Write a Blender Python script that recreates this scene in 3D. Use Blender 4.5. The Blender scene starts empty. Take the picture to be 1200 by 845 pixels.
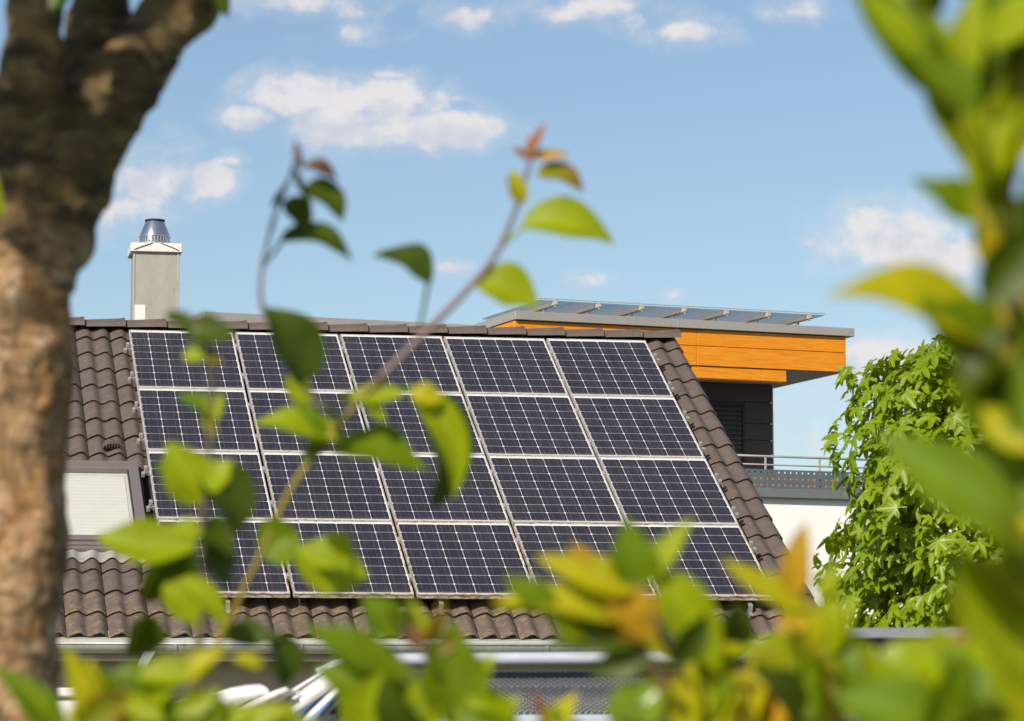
import bpy, bmesh, math, random
from math import radians, sin, cos, pi, sqrt, atan2
from mathutils import Vector, Matrix, noise

SC = bpy.context.scene
COL = SC.collection
V = Vector
rng = random.Random(7)

# ------------------------------------------------------------------ camera
F, CX, CY, EYE = 3888.2, 600.0, 422.5, 1.6        # focal length and centre in photograph pixels, eye height
CAM_R = V((0.999996, 0.000332, -0.002795))
CAM_U = V((0.002815, -0.117925, 0.993018))
CAM_F = V((0.0, 0.993022, 0.117926))
cd = bpy.data.cameras.new('camera')
cam = bpy.data.objects.new('camera', cd)
COL.objects.link(cam)
SC.camera = cam
m = Matrix.Identity(4)
for i in range(3):
    m[i][0] = CAM_R[i]; m[i][1] = CAM_U[i]; m[i][2] = -CAM_F[i]
m[2][3] = EYE
cam.matrix_world = m
cd.sensor_width = 36.0
cd.lens = F / 1200 * 36
cd.clip_start = 0.05
cd.clip_end = 5000
cd.dof.use_dof = True
cd.dof.focus_distance = 30.0
cd.dof.aperture_fstop = 12.5
cd.dof.aperture_blades = 0


def ray(px, py):
    return CAM_R * ((px - CX) / F) + CAM_U * (-(py - CY) / F) + CAM_F


def at(px, py, d):
    """point seen at photograph pixel (px, py), d metres away"""
    return V((0, 0, EYE)) + ray(px, py) * d


# ------------------------------------------------------------------ world, sun, exposure
SUN_TO = V((-0.41, -0.74, 0.53)).normalized()
SC.view_settings.view_transform = 'Standard'
SC.view_settings.look = 'None'
SC.view_settings.gamma = 1.0
SC.view_settings.exposure = 0.18
SC.cycles.use_denoising = True
SC.cycles.max_bounces = 8
SC.cycles.transparent_max_bounces = 16

wd = bpy.data.worlds.new('World')
SC.world = wd
wd.use_nodes = True
wt = wd.node_tree
wt.nodes.clear()


class NT:
    """small node-tree writer"""
    def __init__(self, t): self.t = t
    def n(self, typ, **kw):
        x = self.t.nodes.new(typ)
        for k, v in kw.items(): setattr(x, k, v)
        return x
    def link(self, a, b): self.t.links.new(a, b)
    def put(self, sock, v):
        if isinstance(v, bpy.types.NodeSocket): self.t.links.new(v, sock)
        else: sock.default_value = v
    def math(self, op, a, b=None, c=None, clamp=False):
        x = self.n('ShaderNodeMath', operation=op); x.use_clamp = clamp
        self.put(x.inputs[0], a)
        if b is not None: self.put(x.inputs[1], b)
        if c is not None: self.put(x.inputs[2], c)
        return x.outputs[0]
    def mix(self, f, a, b):
        x = self.n('ShaderNodeMix', data_type='RGBA')
        self.put(x.inputs[0], f); self.put(x.inputs[6], a); self.put(x.inputs[7], b)
        return x.outputs[2]
    def noise(self, vec, scale, detail=4, rough=0.55, dist=0.0):
        x = self.n('ShaderNodeTexNoise')
        if vec is not None: self.link(vec, x.inputs['Vector'])
        x.inputs['Scale'].default_value = scale; x.inputs['Detail'].default_value = detail
        x.inputs['Roughness'].default_value = rough; x.inputs['Distortion'].default_value = dist
        return x.outputs['Fac']
    def smooth(self, v, lo, hi):
        x = self.n('ShaderNodeMapRange', interpolation_type='SMOOTHSTEP')
        self.put(x.inputs[0], v); x.inputs[1].default_value = lo; x.inputs[2].default_value = hi
        return x.outputs[0]
    def ramp(self, f, stops):
        x = self.n('ShaderNodeValToRGB')
        self.put(x.inputs[0], f)
        e = x.color_ramp.elements
        while len(e) < len(stops): e.new(0.5)
        for q, (p, c) in zip(e, stops): q.position = p; q.color = (c[0], c[1], c[2], 1)
        return x.outputs[0]


def rgba(c): return (c[0], c[1], c[2], 1.0)


w = NT(wt)
sky = w.n('ShaderNodeTexSky', sky_type='NISHITA')
sky.sun_disc = False
sky.sun_elevation = math.asin(SUN_TO.z)
sky.sun_rotation = atan2(SUN_TO.x, SUN_TO.y)
sky.altitude = 0
sky.air_density = 1.0
sky.dust_density = 0.6
sky.ozone_density = 1.5
SKY_STRENGTH = 0.095
tc = w.n('ShaderNodeTexCoord')
sep = w.n('ShaderNodeSeparateXYZ'); w.link(tc.outputs['Generated'], sep.inputs[0])
ay = w.math('MAXIMUM', w.math('ABSOLUTE', sep.outputs[1]), 0.02)
su = w.math('DIVIDE', sep.outputs[0], ay)
sv = w.math('DIVIDE', sep.outputs[2], ay)
cmb = w.n('ShaderNodeCombineXYZ'); w.link(su, cmb.inputs[0])
w.link(w.math('MULTIPLY', sv, 1.2), cmb.inputs[1])
nz1 = w.noise(cmb.outputs[0], 62, 8, 0.56, 0.25)
nz2 = w.noise(cmb.outputs[0], 30, 3, 0.5)
off = w.n('ShaderNodeVectorMath', operation='ADD'); w.link(cmb.outputs[0], off.inputs[0]); off.inputs[1].default_value = (0.0035, -0.006, 0)
nz3 = w.noise(off.outputs[0], 62, 6, 0.56, 0.25)
# cumulus, by direction: (px, py, rx, ry, weight)
CLOUDS = [(348, 113, 76, 34, 1.0), (440, 122, 95, 36, 1.0), (470, 150, 90, 30, 1.0), (548, 150, 62, 26, 1.0), (294, 138, 40, 20, 1.0),
          (405, 142, 90, 36, 1.0), (455, 88, 30, 8, .55),
          (180, 208, 80, 40, .72), (246, 207, 34, 30, .75), (125, 248, 80, 36, .6), (272, 190, 16, 8, .5),
          (552, 20, 56, 19, .8), (690, 10, 75, 24, .72), (805, 38, 54, 22, .78), (745, 22, 60, 18, .55), (350, 6, 100, 20, .66), (415, 40, 55, 12, .42),
          (935, 12, 50, 18, .62), (1045, 284, 95, 46, 1.0), (1100, 305, 70, 30, 1.0), (945, 284, 20, 10, .62), (692, 328, 30, 13, .75),
          (527, 314, 32, 10, .7), (790, 346, 18, 8, .55), (538, 116, 16, 8, .5), (1045, 425, 110, 30, .95), (1150, 440, 120, 40, .9),
          (960, 470, 120, 26, .42), (1010, 500, 150, 30, .4)]
best = None; best2 = None
for (px, py, rx, ry, wgt) in CLOUDS:
    d = ray(px, py)
    u0, v0 = d.x / d.y, d.z / d.y
    a = w.math('MULTIPLY', w.math('SUBTRACT', su, u0), F / rx)
    b = w.math('MULTIPLY', w.math('SUBTRACT', sv, v0), F / ry)
    r2 = w.math('ADD', w.math('MULTIPLY', a, a), w.math('MULTIPLY', b, b))
    e = w.math('MULTIPLY', w.math('SUBTRACT', 1.0, w.math('POWER', r2, 0.8)), wgt)
    e = w.math('ADD', e, (wgt - 1.0) * 0.35)
    best = e if best is None else w.math('MAXIMUM', best, e)
    b2 = w.math('ADD', b, 0.42)
    r2 = w.math('ADD', w.math('MULTIPLY', a, a), w.math('MULTIPLY', b2, b2))
    e2 = w.math('MULTIPLY', w.math('SUBTRACT', 1.0, w.math('POWER', r2, 0.8)), wgt)
    best2 = e2 if best2 is None else w.math('MAXIMUM', best2, e2)
# clouds elsewhere round the sky, outside the view
far = w.math('SUBTRACT', w.noise(cmb.outputs[0], 7, 5, 0.55), 0.62)
edge = w.smooth(w.math('ABSOLUTE', su), 0.19, 0.30)
high = w.smooth(sv, 0.24, 0.32)
mask_o = w.math('MAXIMUM', edge, high)
best = w.math('MAXIMUM', best, w.math('ADD', w.math('MULTIPLY', far, 2.5), w.math('MULTIPLY', w.math('SUBTRACT', mask_o, 1.0), 5.0)))
body = w.math('ADD', w.math('MULTIPLY', best, 1.45), w.math('MULTIPLY', w.math('SUBTRACT', nz1, 0.51), 2.9))
body = w.math('ADD', body, w.math('MULTIPLY', w.math('SUBTRACT', nz2, 0.5), 0.9))
cov = w.smooth(body, -0.12, 0.92)
cov = w.math('MULTIPLY', cov, 0.90)
thin = w.math('MULTIPLY', w.smooth(w.math('ADD', w.math('MULTIPLY', best, 0.9), w.math('MULTIPLY', w.math('SUBTRACT', nz1, 0.50), 3.4)), -0.75, 0.75), 0.34)
cov = w.math('MAXIMUM', cov, thin)
lit = w.smooth(w.math('ADD', w.math('SUBTRACT', best, best2), w.math('MULTIPLY', w.math('SUBTRACT', nz1, nz3), 4.0)), -0.75, 0.55)
ccol = w.mix(lit, rgba((6.1, 6.25, 6.95)), rgba((7.85, 7.5, 7.4)))
skc = w.n('ShaderNodeMix', data_type='RGBA', blend_type='MULTIPLY')
skc.inputs[0].default_value = 1.0
w.link(sky.outputs[0], skc.inputs[6]); skc.inputs[7].default_value = (1.02, 1.03, 1.04, 1)
above = w.smooth(sep.outputs[2], -0.02, 0.02)
fin = w.mix(w.math('MULTIPLY', cov, above), skc.outputs[2], ccol)
bg = w.n('ShaderNodeBackground'); w.link(fin, bg.inputs[0]); bg.inputs[1].default_value = SKY_STRENGTH
wo = w.n('ShaderNodeOutputWorld'); w.link(bg.outputs[0], wo.inputs[0])

sd = bpy.data.lights.new('sun', 'SUN')
sd.energy = 5.0
sd.angle = radians(0.53)
sd.color = (1.0, 0.90, 0.76)
so = bpy.data.objects.new('sun', sd)
COL.objects.link(so)
so.rotation_euler = SUN_TO.to_track_quat('Z', 'Y').to_euler()

# ------------------------------------------------------------------ object helpers


def setp(o, label=None, cat=None, group=None, kind=None):
    if label: o['label'] = label
    if cat: o['category'] = cat
    if group: o['group'] = group
    if kind: o['kind'] = kind
    return o


def empty(name, loc=(0, 0, 0), rotz=0.0):
    o = bpy.data.objects.new(name, None)
    COL.objects.link(o)
    o.location = loc; o.rotation_euler = (0, 0, rotz)
    o.empty_display_size = 0.2
    return o


def link(name, me, parent=None, loc=None, rot=None):
    o = bpy.data.objects.new(name, me)
    COL.objects.link(o)
    if parent: o.parent = parent
    if loc is not None: o.location = loc
    if rot is not None: o.rotation_euler = rot
    return o


class MB:
    """collects shapes for ONE mesh"""
    def __init__(self): self.v = []; self.f = []; self.s = []; self.uv = {}
    def add(self, vs, fs, smooth=False):
        k = len(self.v)
        self.v += [tuple(a) for a in vs]
        for q in fs: self.f.append(tuple(k + i for i in q)); self.s.append(smooth)
    def box(self, a, b, M=None):
        x0, y0, z0 = a; x1, y1, z1 = b
        vs = [V(p) for p in ((x0, y0, z0), (x1, y0, z0), (x1, y1, z0), (x0, y1, z0), (x0, y0, z1), (x1, y0, z1), (x1, y1, z1), (x0, y1, z1))]
        if M is not None: vs = [M @ p for p in vs]
        self.add(vs, [(0, 3, 2, 1), (4, 5, 6, 7), (0, 1, 5, 4), (1, 2, 6, 5), (2, 3, 7, 6), (3, 0, 4, 7)])
    def bbox(self, a, b, bev=0.004):
        """box with chamfered edges"""
        bm = bmesh.new()
        bmesh.ops.create_cube(bm, size=1.0)
        c = [(a[i] + b[i]) / 2 for i in range(3)]; s = [b[i] - a[i] for i in range(3)]
        for q in bm.verts: q.co = V((c[0] + q.co.x * s[0], c[1] + q.co.y * s[1], c[2] + q.co.z * s[2]))
        bmesh.ops.bevel(bm, geom=bm.edges[:], offset=bev, segments=1, affect='EDGES')
        bm.verts.index_update()
        self.add([q.co.copy() for q in bm.verts], [[q.index for q in fc.verts] for fc in bm.faces])
        bm.free()
    def tube(self, pts, rad, n=8, caps=True, smooth=True):
        pts = [V(p) for p in pts]
        if not hasattr(rad, '__len__'): rad = [rad] * len(pts)
        vs = []; up = V((0.31, 0.2, 0.93))
        ref = None
        for i, p in enumerate(pts):
            t = (pts[min(i + 1, len(pts) - 1)] - pts[max(i - 1, 0)]).normalized()
            if ref is None:
                ref = t.cross(up)
                if ref.length < 1e-3: ref = t.cross(V((1, 0, 0)))
            ref = (ref - t * ref.dot(t)).normalized()
            b = t.cross(ref)
            for k in range(n):
                a = 2 * pi * k / n
                vs.append(p + (ref * cos(a) + b * sin(a)) * rad[i])
        fs = []
        for i in range(len(pts) - 1):
            for k in range(n):
                fs.append((i * n + k, i * n + (k + 1) % n, (i + 1) * n + (k + 1) % n, (i + 1) * n + k))
        self.add(vs, fs, smooth)
        if caps:
            k0 = len(self.v) - len(vs)
            self.f.append(tuple(k0 + k for k in range(n))[::-1]); self.s.append(False)
            self.f.append(tuple(k0 + (len(pts) - 1) * n + k for k in range(n))); self.s.append(False)
    def lathe(self, prof, n=24, c=(0, 0, 0), smooth=True):
        vs = []
        for (r, z) in prof:
            for k in range(n):
                a = 2 * pi * k / n
                vs.append((c[0] + r * cos(a), c[1] + r * sin(a), c[2] + z))
        fs = []
        for i in range(len(prof) - 1):
            for k in range(n): fs.append((i * n + k, i * n + (k + 1) % n, (i + 1) * n + (k + 1) % n, (i + 1) * n + k))
        self.add(vs, fs, smooth)
    def mesh(self, name, mat):
        me = bpy.data.meshes.new(name)
        me.from_pydata(self.v, [], self.f)
        me.polygons.foreach_set('use_smooth', self.s)
        if mat: me.materials.append(mat)
        me.update()
        return me
    def build(self, name, mat, parent=None, loc=None, rot=None):
        return link(name, self.mesh(name, mat), parent, loc, rot)


# ------------------------------------------------------------------ materials


def mat(name, col, rough=0.6, metal=0.0, var=0.12, scale=6.0, bump=0.0, bscale=60.0, spec=0.5, coat=0.0, stretch=None, dirt=None):
    """base colour broken up by two scales of noise, optional bump and dirt (colour, amount, scale)"""
    mt = bpy.data.materials.new(name)
    mt.use_nodes = True
    t = NT(mt.node_tree)
    b = mt.node_tree.nodes['Principled BSDF']
    co = t.n('ShaderNodeTexCoord').outputs['Object']
    if stretch:
        mp = t.n('ShaderNodeMapping'); t.link(co, mp.inputs[0]); mp.inputs['Scale'].default_value = stretch
        co = mp.outputs[0]
    n1 = t.noise(co, scale, 5, 0.6); n2 = t.noise(co, scale * 9, 3, 0.6)
    f = t.math('ADD', t.math('MULTIPLY', n1, 0.65), t.math('MULTIPLY', n2, 0.35))
    lo = [c * (1 - var * 2) for c in col]; hi = [min(1, c * (1 + var * 2)) for c in col]
    c = t.ramp(f, [(0.3, lo), (0.7, hi)])
    if dirt:
        dn = t.smooth(t.noise(co, dirt[2], 6, 0.68), 0.62 - dirt[1] * 0.35, 0.80 - dirt[1] * 0.2)
        c = t.mix(dn, c, rgba(dirt[0]))
    t.link(c, b.inputs['Base Color'])
    b.inputs['Roughness'].default_value = rough
    b.inputs['Metallic'].default_value = metal
    b.inputs['Specular IOR Level'].default_value = spec
    b.inputs['Coat Weight'].default_value = coat
    rr = t.n('ShaderNodeMapRange'); t.link(n2, rr.inputs[0]); rr.inputs[3].default_value = max(0.02, rough - 0.1); rr.inputs[4].default_value = min(1, rough + 0.1)
    t.link(rr.outputs[0], b.inputs['Roughness'])
    if bump:
        bp = t.n('ShaderNodeBump'); bp.inputs['Strength'].default_value = bump; bp.inputs['Distance'].default_value = 0.01
        t.link(t.noise(co, bscale, 5, 0.6), bp.inputs['Height']); t.link(bp.outputs[0], b.inputs['Normal'])
    return mt


def tile_material(name, lichen):
    mt = bpy.data.materials.new(name); mt.use_nodes = True
    t = NT(mt.node_tree); b = mt.node_tree.nodes['Principled BSDF']
    co = t.n('ShaderNodeTexCoord').outputs['Object']
    oi = t.n('ShaderNodeObjectInfo')
    add = t.n('ShaderNodeVectorMath', operation='ADD'); t.link(co, add.inputs[0])
    cr = t.n('ShaderNodeCombineXYZ')
    for k in range(3): t.link(t.math('MULTIPLY', oi.outputs['Random'], 37.0 + k * 11), cr.inputs[k])
    t.link(cr.outputs[0], add.inputs[1])
    pos = add.outputs[0]
    n1 = t.noise(pos, 9, 5, 0.6); n2 = t.noise(pos, 120, 3, 0.6)
    base = t.ramp(n1, [(0.3, (0.090, 0.068, 0.058)), (0.7, (0.128, 0.099, 0.085))])
    base = t.mix(t.math('MULTIPLY', oi.outputs['Random'], 0.35), base, rgba((0.115, 0.094, 0.085)))
    base = t.mix(t.smooth(n2, 0.55, 0.75), base, rgba((0.165, 0.13, 0.115)))
    sp = t.n('ShaderNodeSeparateXYZ'); t.link(co, sp.inputs[0])
    # moss and grit gathers on the lower lip of each tile
    low = t.math('SUBTRACT', 1.0, t.smooth(sp.outputs[1], -0.005, 0.05 + 0.1 * lichen))
    d = t.smooth(t.math('ADD', t.noise(pos, 26, 6, 0.7), t.math('MULTIPLY', low, 0.13 + 0.10 * lichen)), 0.64, 0.86)
    base = t.mix(t.math('MULTIPLY', d, 0.75), base, rgba((0.30, 0.21, 0.085)))
    st = t.smooth(t.noise(pos, 14, 4, 0.7), 0.58 - .10 * lichen, 0.76)
    base = t.mix(t.math('MULTIPLY', st, 0.45 + 0.25 * lichen), base, rgba((0.24, 0.18, 0.13)))
    if lichen > .5:     # crusts of yellow and rust lichen on the eave courses
        lz = t.smooth(t.noise(pos, 21, 7, 0.72, .5), 0.53, 0.66)
        base = t.mix(t.math('MULTIPLY', lz, 0.75), base, t.mix(t.noise(pos, 9, 2, .5), rgba((0.34, 0.25, 0.05)), rgba((0.27, 0.15, 0.075))))
        dk = t.smooth(t.noise(pos, 33, 5, 0.7), 0.56, 0.70)
        base = t.mix(t.math('MULTIPLY', dk, 0.6), base, rgba((0.05, 0.04, 0.032)))
    t.link(base, b.inputs['Base Color'])
    b.inputs['Roughness'].default_value = 0.62
    b.inputs['Specular IOR Level'].default_value = 0.4
    bp = t.n('ShaderNodeBump'); bp.inputs['Strength'].default_value = 0.35; bp.inputs['Distance'].default_value = 0.004
    t.link(n2, bp.inputs['Height']); t.link(bp.outputs[0], b.inputs['Normal'])
    return mt


def cell_material():
    mt = bpy.data.materials.new('silicon_cell'); mt.use_nodes = True
    t = NT(mt.node_tree); b = mt.node_tree.nodes['Principled BSDF']
    co = t.n('ShaderNodeTexCoord').outputs['Object']
    oi = t.n('ShaderNodeObjectInfo')
    sp = t.n('ShaderNodeSeparateXYZ'); t.link(co, sp.inputs[0])
    base = t.mix(oi.outputs['Random'], rgba((0.017, 0.0145, 0.022)), rgba((0.026, 0.022, 0.031)))
    # two silver bus bars down each cell
    ax = t.math('ABSOLUTE', sp.outputs[0])
    bus = t.math('LESS_THAN', t.math('ABSOLUTE', t.math('SUBTRACT', ax, 0.039)), 0.0013)
    base = t.mix(t.math('MULTIPLY', bus, 0.22), base, rgba((0.45, 0.44, 0.45)))
    dust = t.smooth(t.noise(co, 30, 4, 0.7), 0.4, 0.9)
    base = t.mix(t.math('MULTIPLY', dust, 0.10), base, rgba((0.25, 0.20, 0.17)))
    t.link(base, b.inputs['Base Color'])
    b.inputs['Roughness'].default_value = 0.35
    return mt


def glass_material(name, tint=(1, 1, 1), ior=1.45, rough=0.02, gmul=1.0):
    mt = bpy.data.materials.new(name); mt.use_nodes = True
    t = NT(mt.node_tree); mt.node_tree.nodes.remove(mt.node_tree.nodes['Principled BSDF'])
    out = mt.node_tree.nodes['Material Output']
    tr = t.n('ShaderNodeBsdfTransparent'); tr.inputs[0].default_value = rgba(tint)
    gl = t.n('ShaderNodeBsdfGlossy'); gl.inputs['Roughness'].default_value = rough
    lw = t.n('ShaderNodeLayerWeight'); lw.inputs[0].default_value = 0.5
    f0 = ((ior - 1) / (ior + 1)) ** 2
    fr = t.math('MULTIPLY_ADD', t.math('POWER', lw.outputs['Facing'], 5.0), (1 - f0) * gmul, f0 * gmul)
    mx = t.n('ShaderNodeMixShader')
    t.link(fr, mx.inputs[0]); t.link(tr.outputs[0], mx.inputs[1]); t.link(gl.outputs[0], mx.inputs[2])
    t.link(mx.outputs[0], out.inputs[0])
    return mt


def leaf_material(name, col, trans, rough=0.45, tf=0.38, vein=(1.35, 1.3, 1.2), spec=0.28, edge=None):
    mt = bpy.data.materials.new(name); mt.use_nodes = True
    t = NT(mt.node_tree); b = mt.node_tree.nodes['Principled BSDF']; out = mt.node_tree.nodes['Material Output']
    uv = t.n('ShaderNodeUVMap').outputs[0]
    co = t.n('ShaderNodeTexCoord').outputs['Object']
    sp = t.n('ShaderNodeSeparateXYZ'); t.link(uv, sp.inputs[0])
    ax = t.math('ABSOLUTE', t.math('SUBTRACT', sp.outputs[0], 0.5))
    mid = t.math('SUBTRACT', 1.0, t.smooth(ax, 0.008, 0.03))
    wave = t.math('FRACT', t.math('SUBTRACT', t.math('MULTIPLY', sp.outputs[1], 8.0), t.math('MULTIPLY', ax, 5.0)))
    side = t.math('MULTIPLY', t.math('SUBTRACT', 1.0, t.smooth(t.math('ABSOLUTE', t.math('SUBTRACT', wave, 0.5)), 0.03, 0.12)), 0.45)
    v = t.math('MAXIMUM', mid, side)
    n = t.noise(co, 40, 4, 0.6)
    oi = t.n('ShaderNodeObjectInfo')
    c0 = t.ramp(n, [(0.3, [k * 0.82 for k in col]), (0.7, [k * 1.18 for k in col])])
    c0 = t.mix(t.math('MULTIPLY', oi.outputs['Random'], 0.3), c0, rgba((col[0] * 1.3, col[1] * 1.05, col[2] * 0.8)))
    if edge:
        eg = t.smooth(t.math('ADD', t.math('ADD', t.math('MULTIPLY', ax, 0.9), t.math('MULTIPLY', sp.outputs[1], 0.45)), t.math('MULTIPLY', n, 0.35)), 0.45, 0.85)
        c0 = t.mix(eg, c0, rgba(edge))
    c0 = t.mix(t.math('MULTIPLY', t.smooth(t.noise(co, 150, 3, .6), .66, .74), .55), c0, rgba((0.20, 0.12, 0.03)))     # blemishes
    cv = t.mix(t.math('MULTIPLY', v, 0.8), c0, rgba([min(1, col[i] * vein[i] * 1.2) for i in range(3)]))
    t.link(cv, b.inputs['Base Color'])
    b.inputs['Roughness'].default_value = rough
    b.inputs['Specular IOR Level'].default_value = spec
    bp = t.n('ShaderNodeBump'); bp.inputs['Strength'].default_value = 0.25; bp.inputs['Distance'].default_value = 0.002
    t.link(t.math('ADD', v, t.math('MULTIPLY', n, 0.5)), bp.inputs['Height']); t.link(bp.outputs[0], b.inputs['Normal'])
    tl = t.n('ShaderNodeBsdfTranslucent')
    ct = t.mix(t.math('MULTIPLY', v, 0.3), rgba(trans), rgba([k * 0.7 for k in trans]))
    t.link(ct, tl.inputs[0])
    mx = t.n('ShaderNodeMixShader'); mx.inputs[0].default_value = tf
    t.link(b.outputs[0], mx.inputs[1]); t.link(tl.outputs[0], mx.inputs[2]); t.link(mx.outputs[0], out.inputs[0])
    return mt


def bark_material():
    mt = bpy.data.materials.new('cherry_bark'); mt.use_nodes = True
    t = NT(mt.node_tree); b = mt.node_tree.nodes['Principled BSDF']
    co = t.n('ShaderNodeTexCoord').outputs['Object']
    mp = t.n('ShaderNodeMapping'); t.link(co, mp.inputs[0]); mp.inputs['Scale'].default_value = (1, 1, 2.6)
    mv = t.n('ShaderNodeMapping'); t.link(co, mv.inputs[0]); mv.inputs['Scale'].default_value = (1, 1, 0.55)
    n1 = t.noise(mv.outputs[0], 28, 7, 0.66, 1.6); n2 = t.noise(mp.outputs[0], 40, 5, 0.62, 0.8); n3 = t.noise(mv.outputs[0], 15, 4, 0.6, .8)
    c = t.ramp(n1, [(0.28, (0.10, 0.06, 0.038)), (0.40, (0.30, 0.17, 0.08)), (0.50, (0.50, 0.305, 0.15)), (0.62, (0.74, 0.52, 0.33)), (0.72, (0.84, 0.66, 0.48))])
    c = t.mix(t.math('MULTIPLY', t.smooth(n2, 0.54, 0.62), 0.9), c, rgba((0.10, 0.06, 0.036)))
    c = t.mix(t.math('MULTIPLY', t.smooth(n3, 0.52, 0.62), 0.65), c, rgba((0.58, 0.27, 0.08)))
    # limbs darker and banded, part bark colour, part painted crown shade; trunk flaked pale
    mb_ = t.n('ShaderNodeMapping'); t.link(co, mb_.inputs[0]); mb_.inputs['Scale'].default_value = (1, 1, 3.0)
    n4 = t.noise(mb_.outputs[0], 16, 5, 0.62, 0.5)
    limb_bark_shade = t.ramp(n4, [(0.35, (0.055, 0.036, 0.020)), (0.50, (0.16, 0.105, 0.045)), (0.60, (0.30, 0.20, 0.075)), (0.70, (0.46, 0.32, 0.16))])
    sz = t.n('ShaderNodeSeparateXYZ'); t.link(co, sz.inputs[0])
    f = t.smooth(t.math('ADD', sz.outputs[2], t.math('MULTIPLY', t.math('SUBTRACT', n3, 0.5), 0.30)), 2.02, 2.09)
    c = t.mix(f, c, limb_bark_shade)
    t.link(c, b.inputs['Base Color']); b.inputs['Roughness'].default_value = 0.8
    bp = t.n('ShaderNodeBump'); bp.inputs['Strength'].default_value = 1.0; bp.inputs['Distance'].default_value = 0.02
    t.link(t.math('ADD', n1, t.math('MULTIPLY', n2, 0.8)), bp.inputs['Height']); t.link(bp.outputs[0], b.inputs['Normal'])
    return mt


def wood_material():
    mt = bpy.data.materials.new('orange_larch'); mt.use_nodes = True
    t = NT(mt.node_tree); b = mt.node_tree.nodes['Principled BSDF']
    co = t.n('ShaderNodeTexCoord').outputs['Object']
    mp = t.n('ShaderNodeMapping'); t.link(co, mp.inputs[0]); mp.inputs['Scale'].default_value = (1.2, 1.2, 26)
    n = t.noise(mp.outputs[0], 3.2, 6, 0.65, 0.5); n2 = t.noise(mp.outputs[0], 16, 3, 0.6)
    oi = t.n('ShaderNodeObjectInfo')
    c = t.ramp(n, [(0.30, (0.52, 0.16, 0.004)), (0.5, (0.72, 0.25, 0.005)), (0.72, (0.84, 0.34, 0.010))])
    c = t.mix(t.math('MULTIPLY', t.smooth(n2, 0.55, 0.8), 0.35), c, rgba((0.46, 0.14, 0.004)))
    c = t.mix(t.math('MULTIPLY', oi.outputs['Random'], 0.18), c, rgba((0.66, 0.21, 0.005)))
    t.link(c, b.inputs['Base Color']); b.inputs['Roughness'].default_value = 0.5
    return mt


M = {}
M['tile'] = tile_material('roof_tile_concrete', 0.15)
M['tile_low'] = tile_material('roof_tile_mossy', 1.0)
M['ridge'] = mat('ridge_tile_concrete', (0.108, 0.082, 0.070), 0.65, var=0.14, scale=5, bump=0.3, bscale=120)
M['deck'] = mat('roof_underlay', (0.03, 0.026, 0.024), 0.9)
M['cell'] = cell_material()
M['backsheet'] = mat('white_backsheet', (0.80, 0.79, 0.78), 0.45, var=0.03)
def dusty_glass():
    mt = glass_material('panel_glass', (0.97, 0.97, 0.98), 1.45, 0.03, 0.5)
    t = NT(mt.node_tree); out = mt.node_tree.nodes['Material Output']
    src = out.inputs[0].links[0].from_socket
    tcn = t.n('ShaderNodeTexCoord'); co = tcn.outputs['Object']
    oi = t.n('ShaderNodeObjectInfo'); add = t.n('ShaderNodeVectorMath', operation='ADD'); t.link(co, add.inputs[0])
    cr = t.n('ShaderNodeCombineXYZ'); t.link(t.math('MULTIPLY', oi.outputs['Random'], 50.0), cr.inputs[0]); t.link(cr.outputs[0], add.inputs[1])
    mp = t.n('ShaderNodeMapping'); t.link(add.outputs[0], mp.inputs[0]); mp.inputs['Scale'].default_value = (1, .35, 1)
    sp = t.n('ShaderNodeSeparateXYZ'); t.link(co, sp.inputs[0])
    low = t.math('SUBTRACT', 1.0, t.smooth(sp.outputs[1], -.660, -.585))
    nn = t.noise(mp.outputs[0], 14, 6, .65); n2 = t.noise(add.outputs[0], 2.2, 4, .6)
    f = t.math('ADD', t.math('MULTIPLY', low, t.math('MULTIPLY', nn, .55)), t.math('MULTIPLY', t.smooth(nn, .45, .8), t.math('MULTIPLY', n2, .07)), clamp=True)
    df = t.n('ShaderNodeBsdfDiffuse'); df.inputs[0].default_value = rgba((.34, .26, .19))
    mx = t.n('ShaderNodeMixShader'); t.link(f, mx.inputs[0]); t.link(src, mx.inputs[1]); t.link(df.outputs[0], mx.inputs[2]); t.link(mx.outputs[0], out.inputs[0])
    return mt


M['pv_glass'] = dusty_glass()
M['frame'] = mat('aluminium_frame', (0.60, 0.57, 0.54), 0.38, 0.35, var=0.08, scale=9, dirt=((0.24, 0.17, 0.10), 0.28, 22))
M['frame_dirty'] = mat('aluminium_frame_weathered', (0.60, 0.545, 0.48), 0.5, 0.2, var=0.12, scale=9, stretch=(1, 1, 3), dirt=((0.20, 0.125, 0.06), 0.75, 16))
M['rail'] = mat('aluminium_rail', (0.42, 0.41, 0.395), 0.4, 0.4, var=0.08, dirt=((0.3, 0.24, 0.16), 0.2, 20))
M['zinc'] = mat('zinc_sheet', (0.42, 0.43, 0.42), 0.42, 0.35, var=0.1, scale=3, dirt=((0.26, 0.23, 0.19), 0.25, 9))
M['drip'] = mat('pale_drip_edge', (0.50, 0.505, 0.475), 0.5, 0.2, var=0.06, scale=4, dirt=((0.30, 0.26, 0.2), 0.12, 12))
M['render_taupe'] = mat('taupe_render', (0.50, 0.41, 0.36), 0.85, var=0.06, scale=2, bump=0.3, bscale=150)
M['trim_pink'] = mat('pale_fascia_trim', (0.66, 0.50, 0.42), 0.6, var=0.05)
M['chimney'] = mat('chimney_cement_board', (0.335, 0.32, 0.285), 0.6, 0.1, var=0.06, scale=5, bump=0.1, stretch=(2, 2, 0.7), dirt=((0.27, 0.25, 0.22), 0.25, 12))
M['chimney_cap'] = mat('chimney_cap_metal', (0.72, 0.70, 0.67), 0.45, 0.2, var=0.05)
M['steel'] = mat('stainless_steel', (0.62, 0.63, 0.65), 0.22, 0.95, var=0.06, scale=12, stretch=(1, 1, 0.3))
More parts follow.
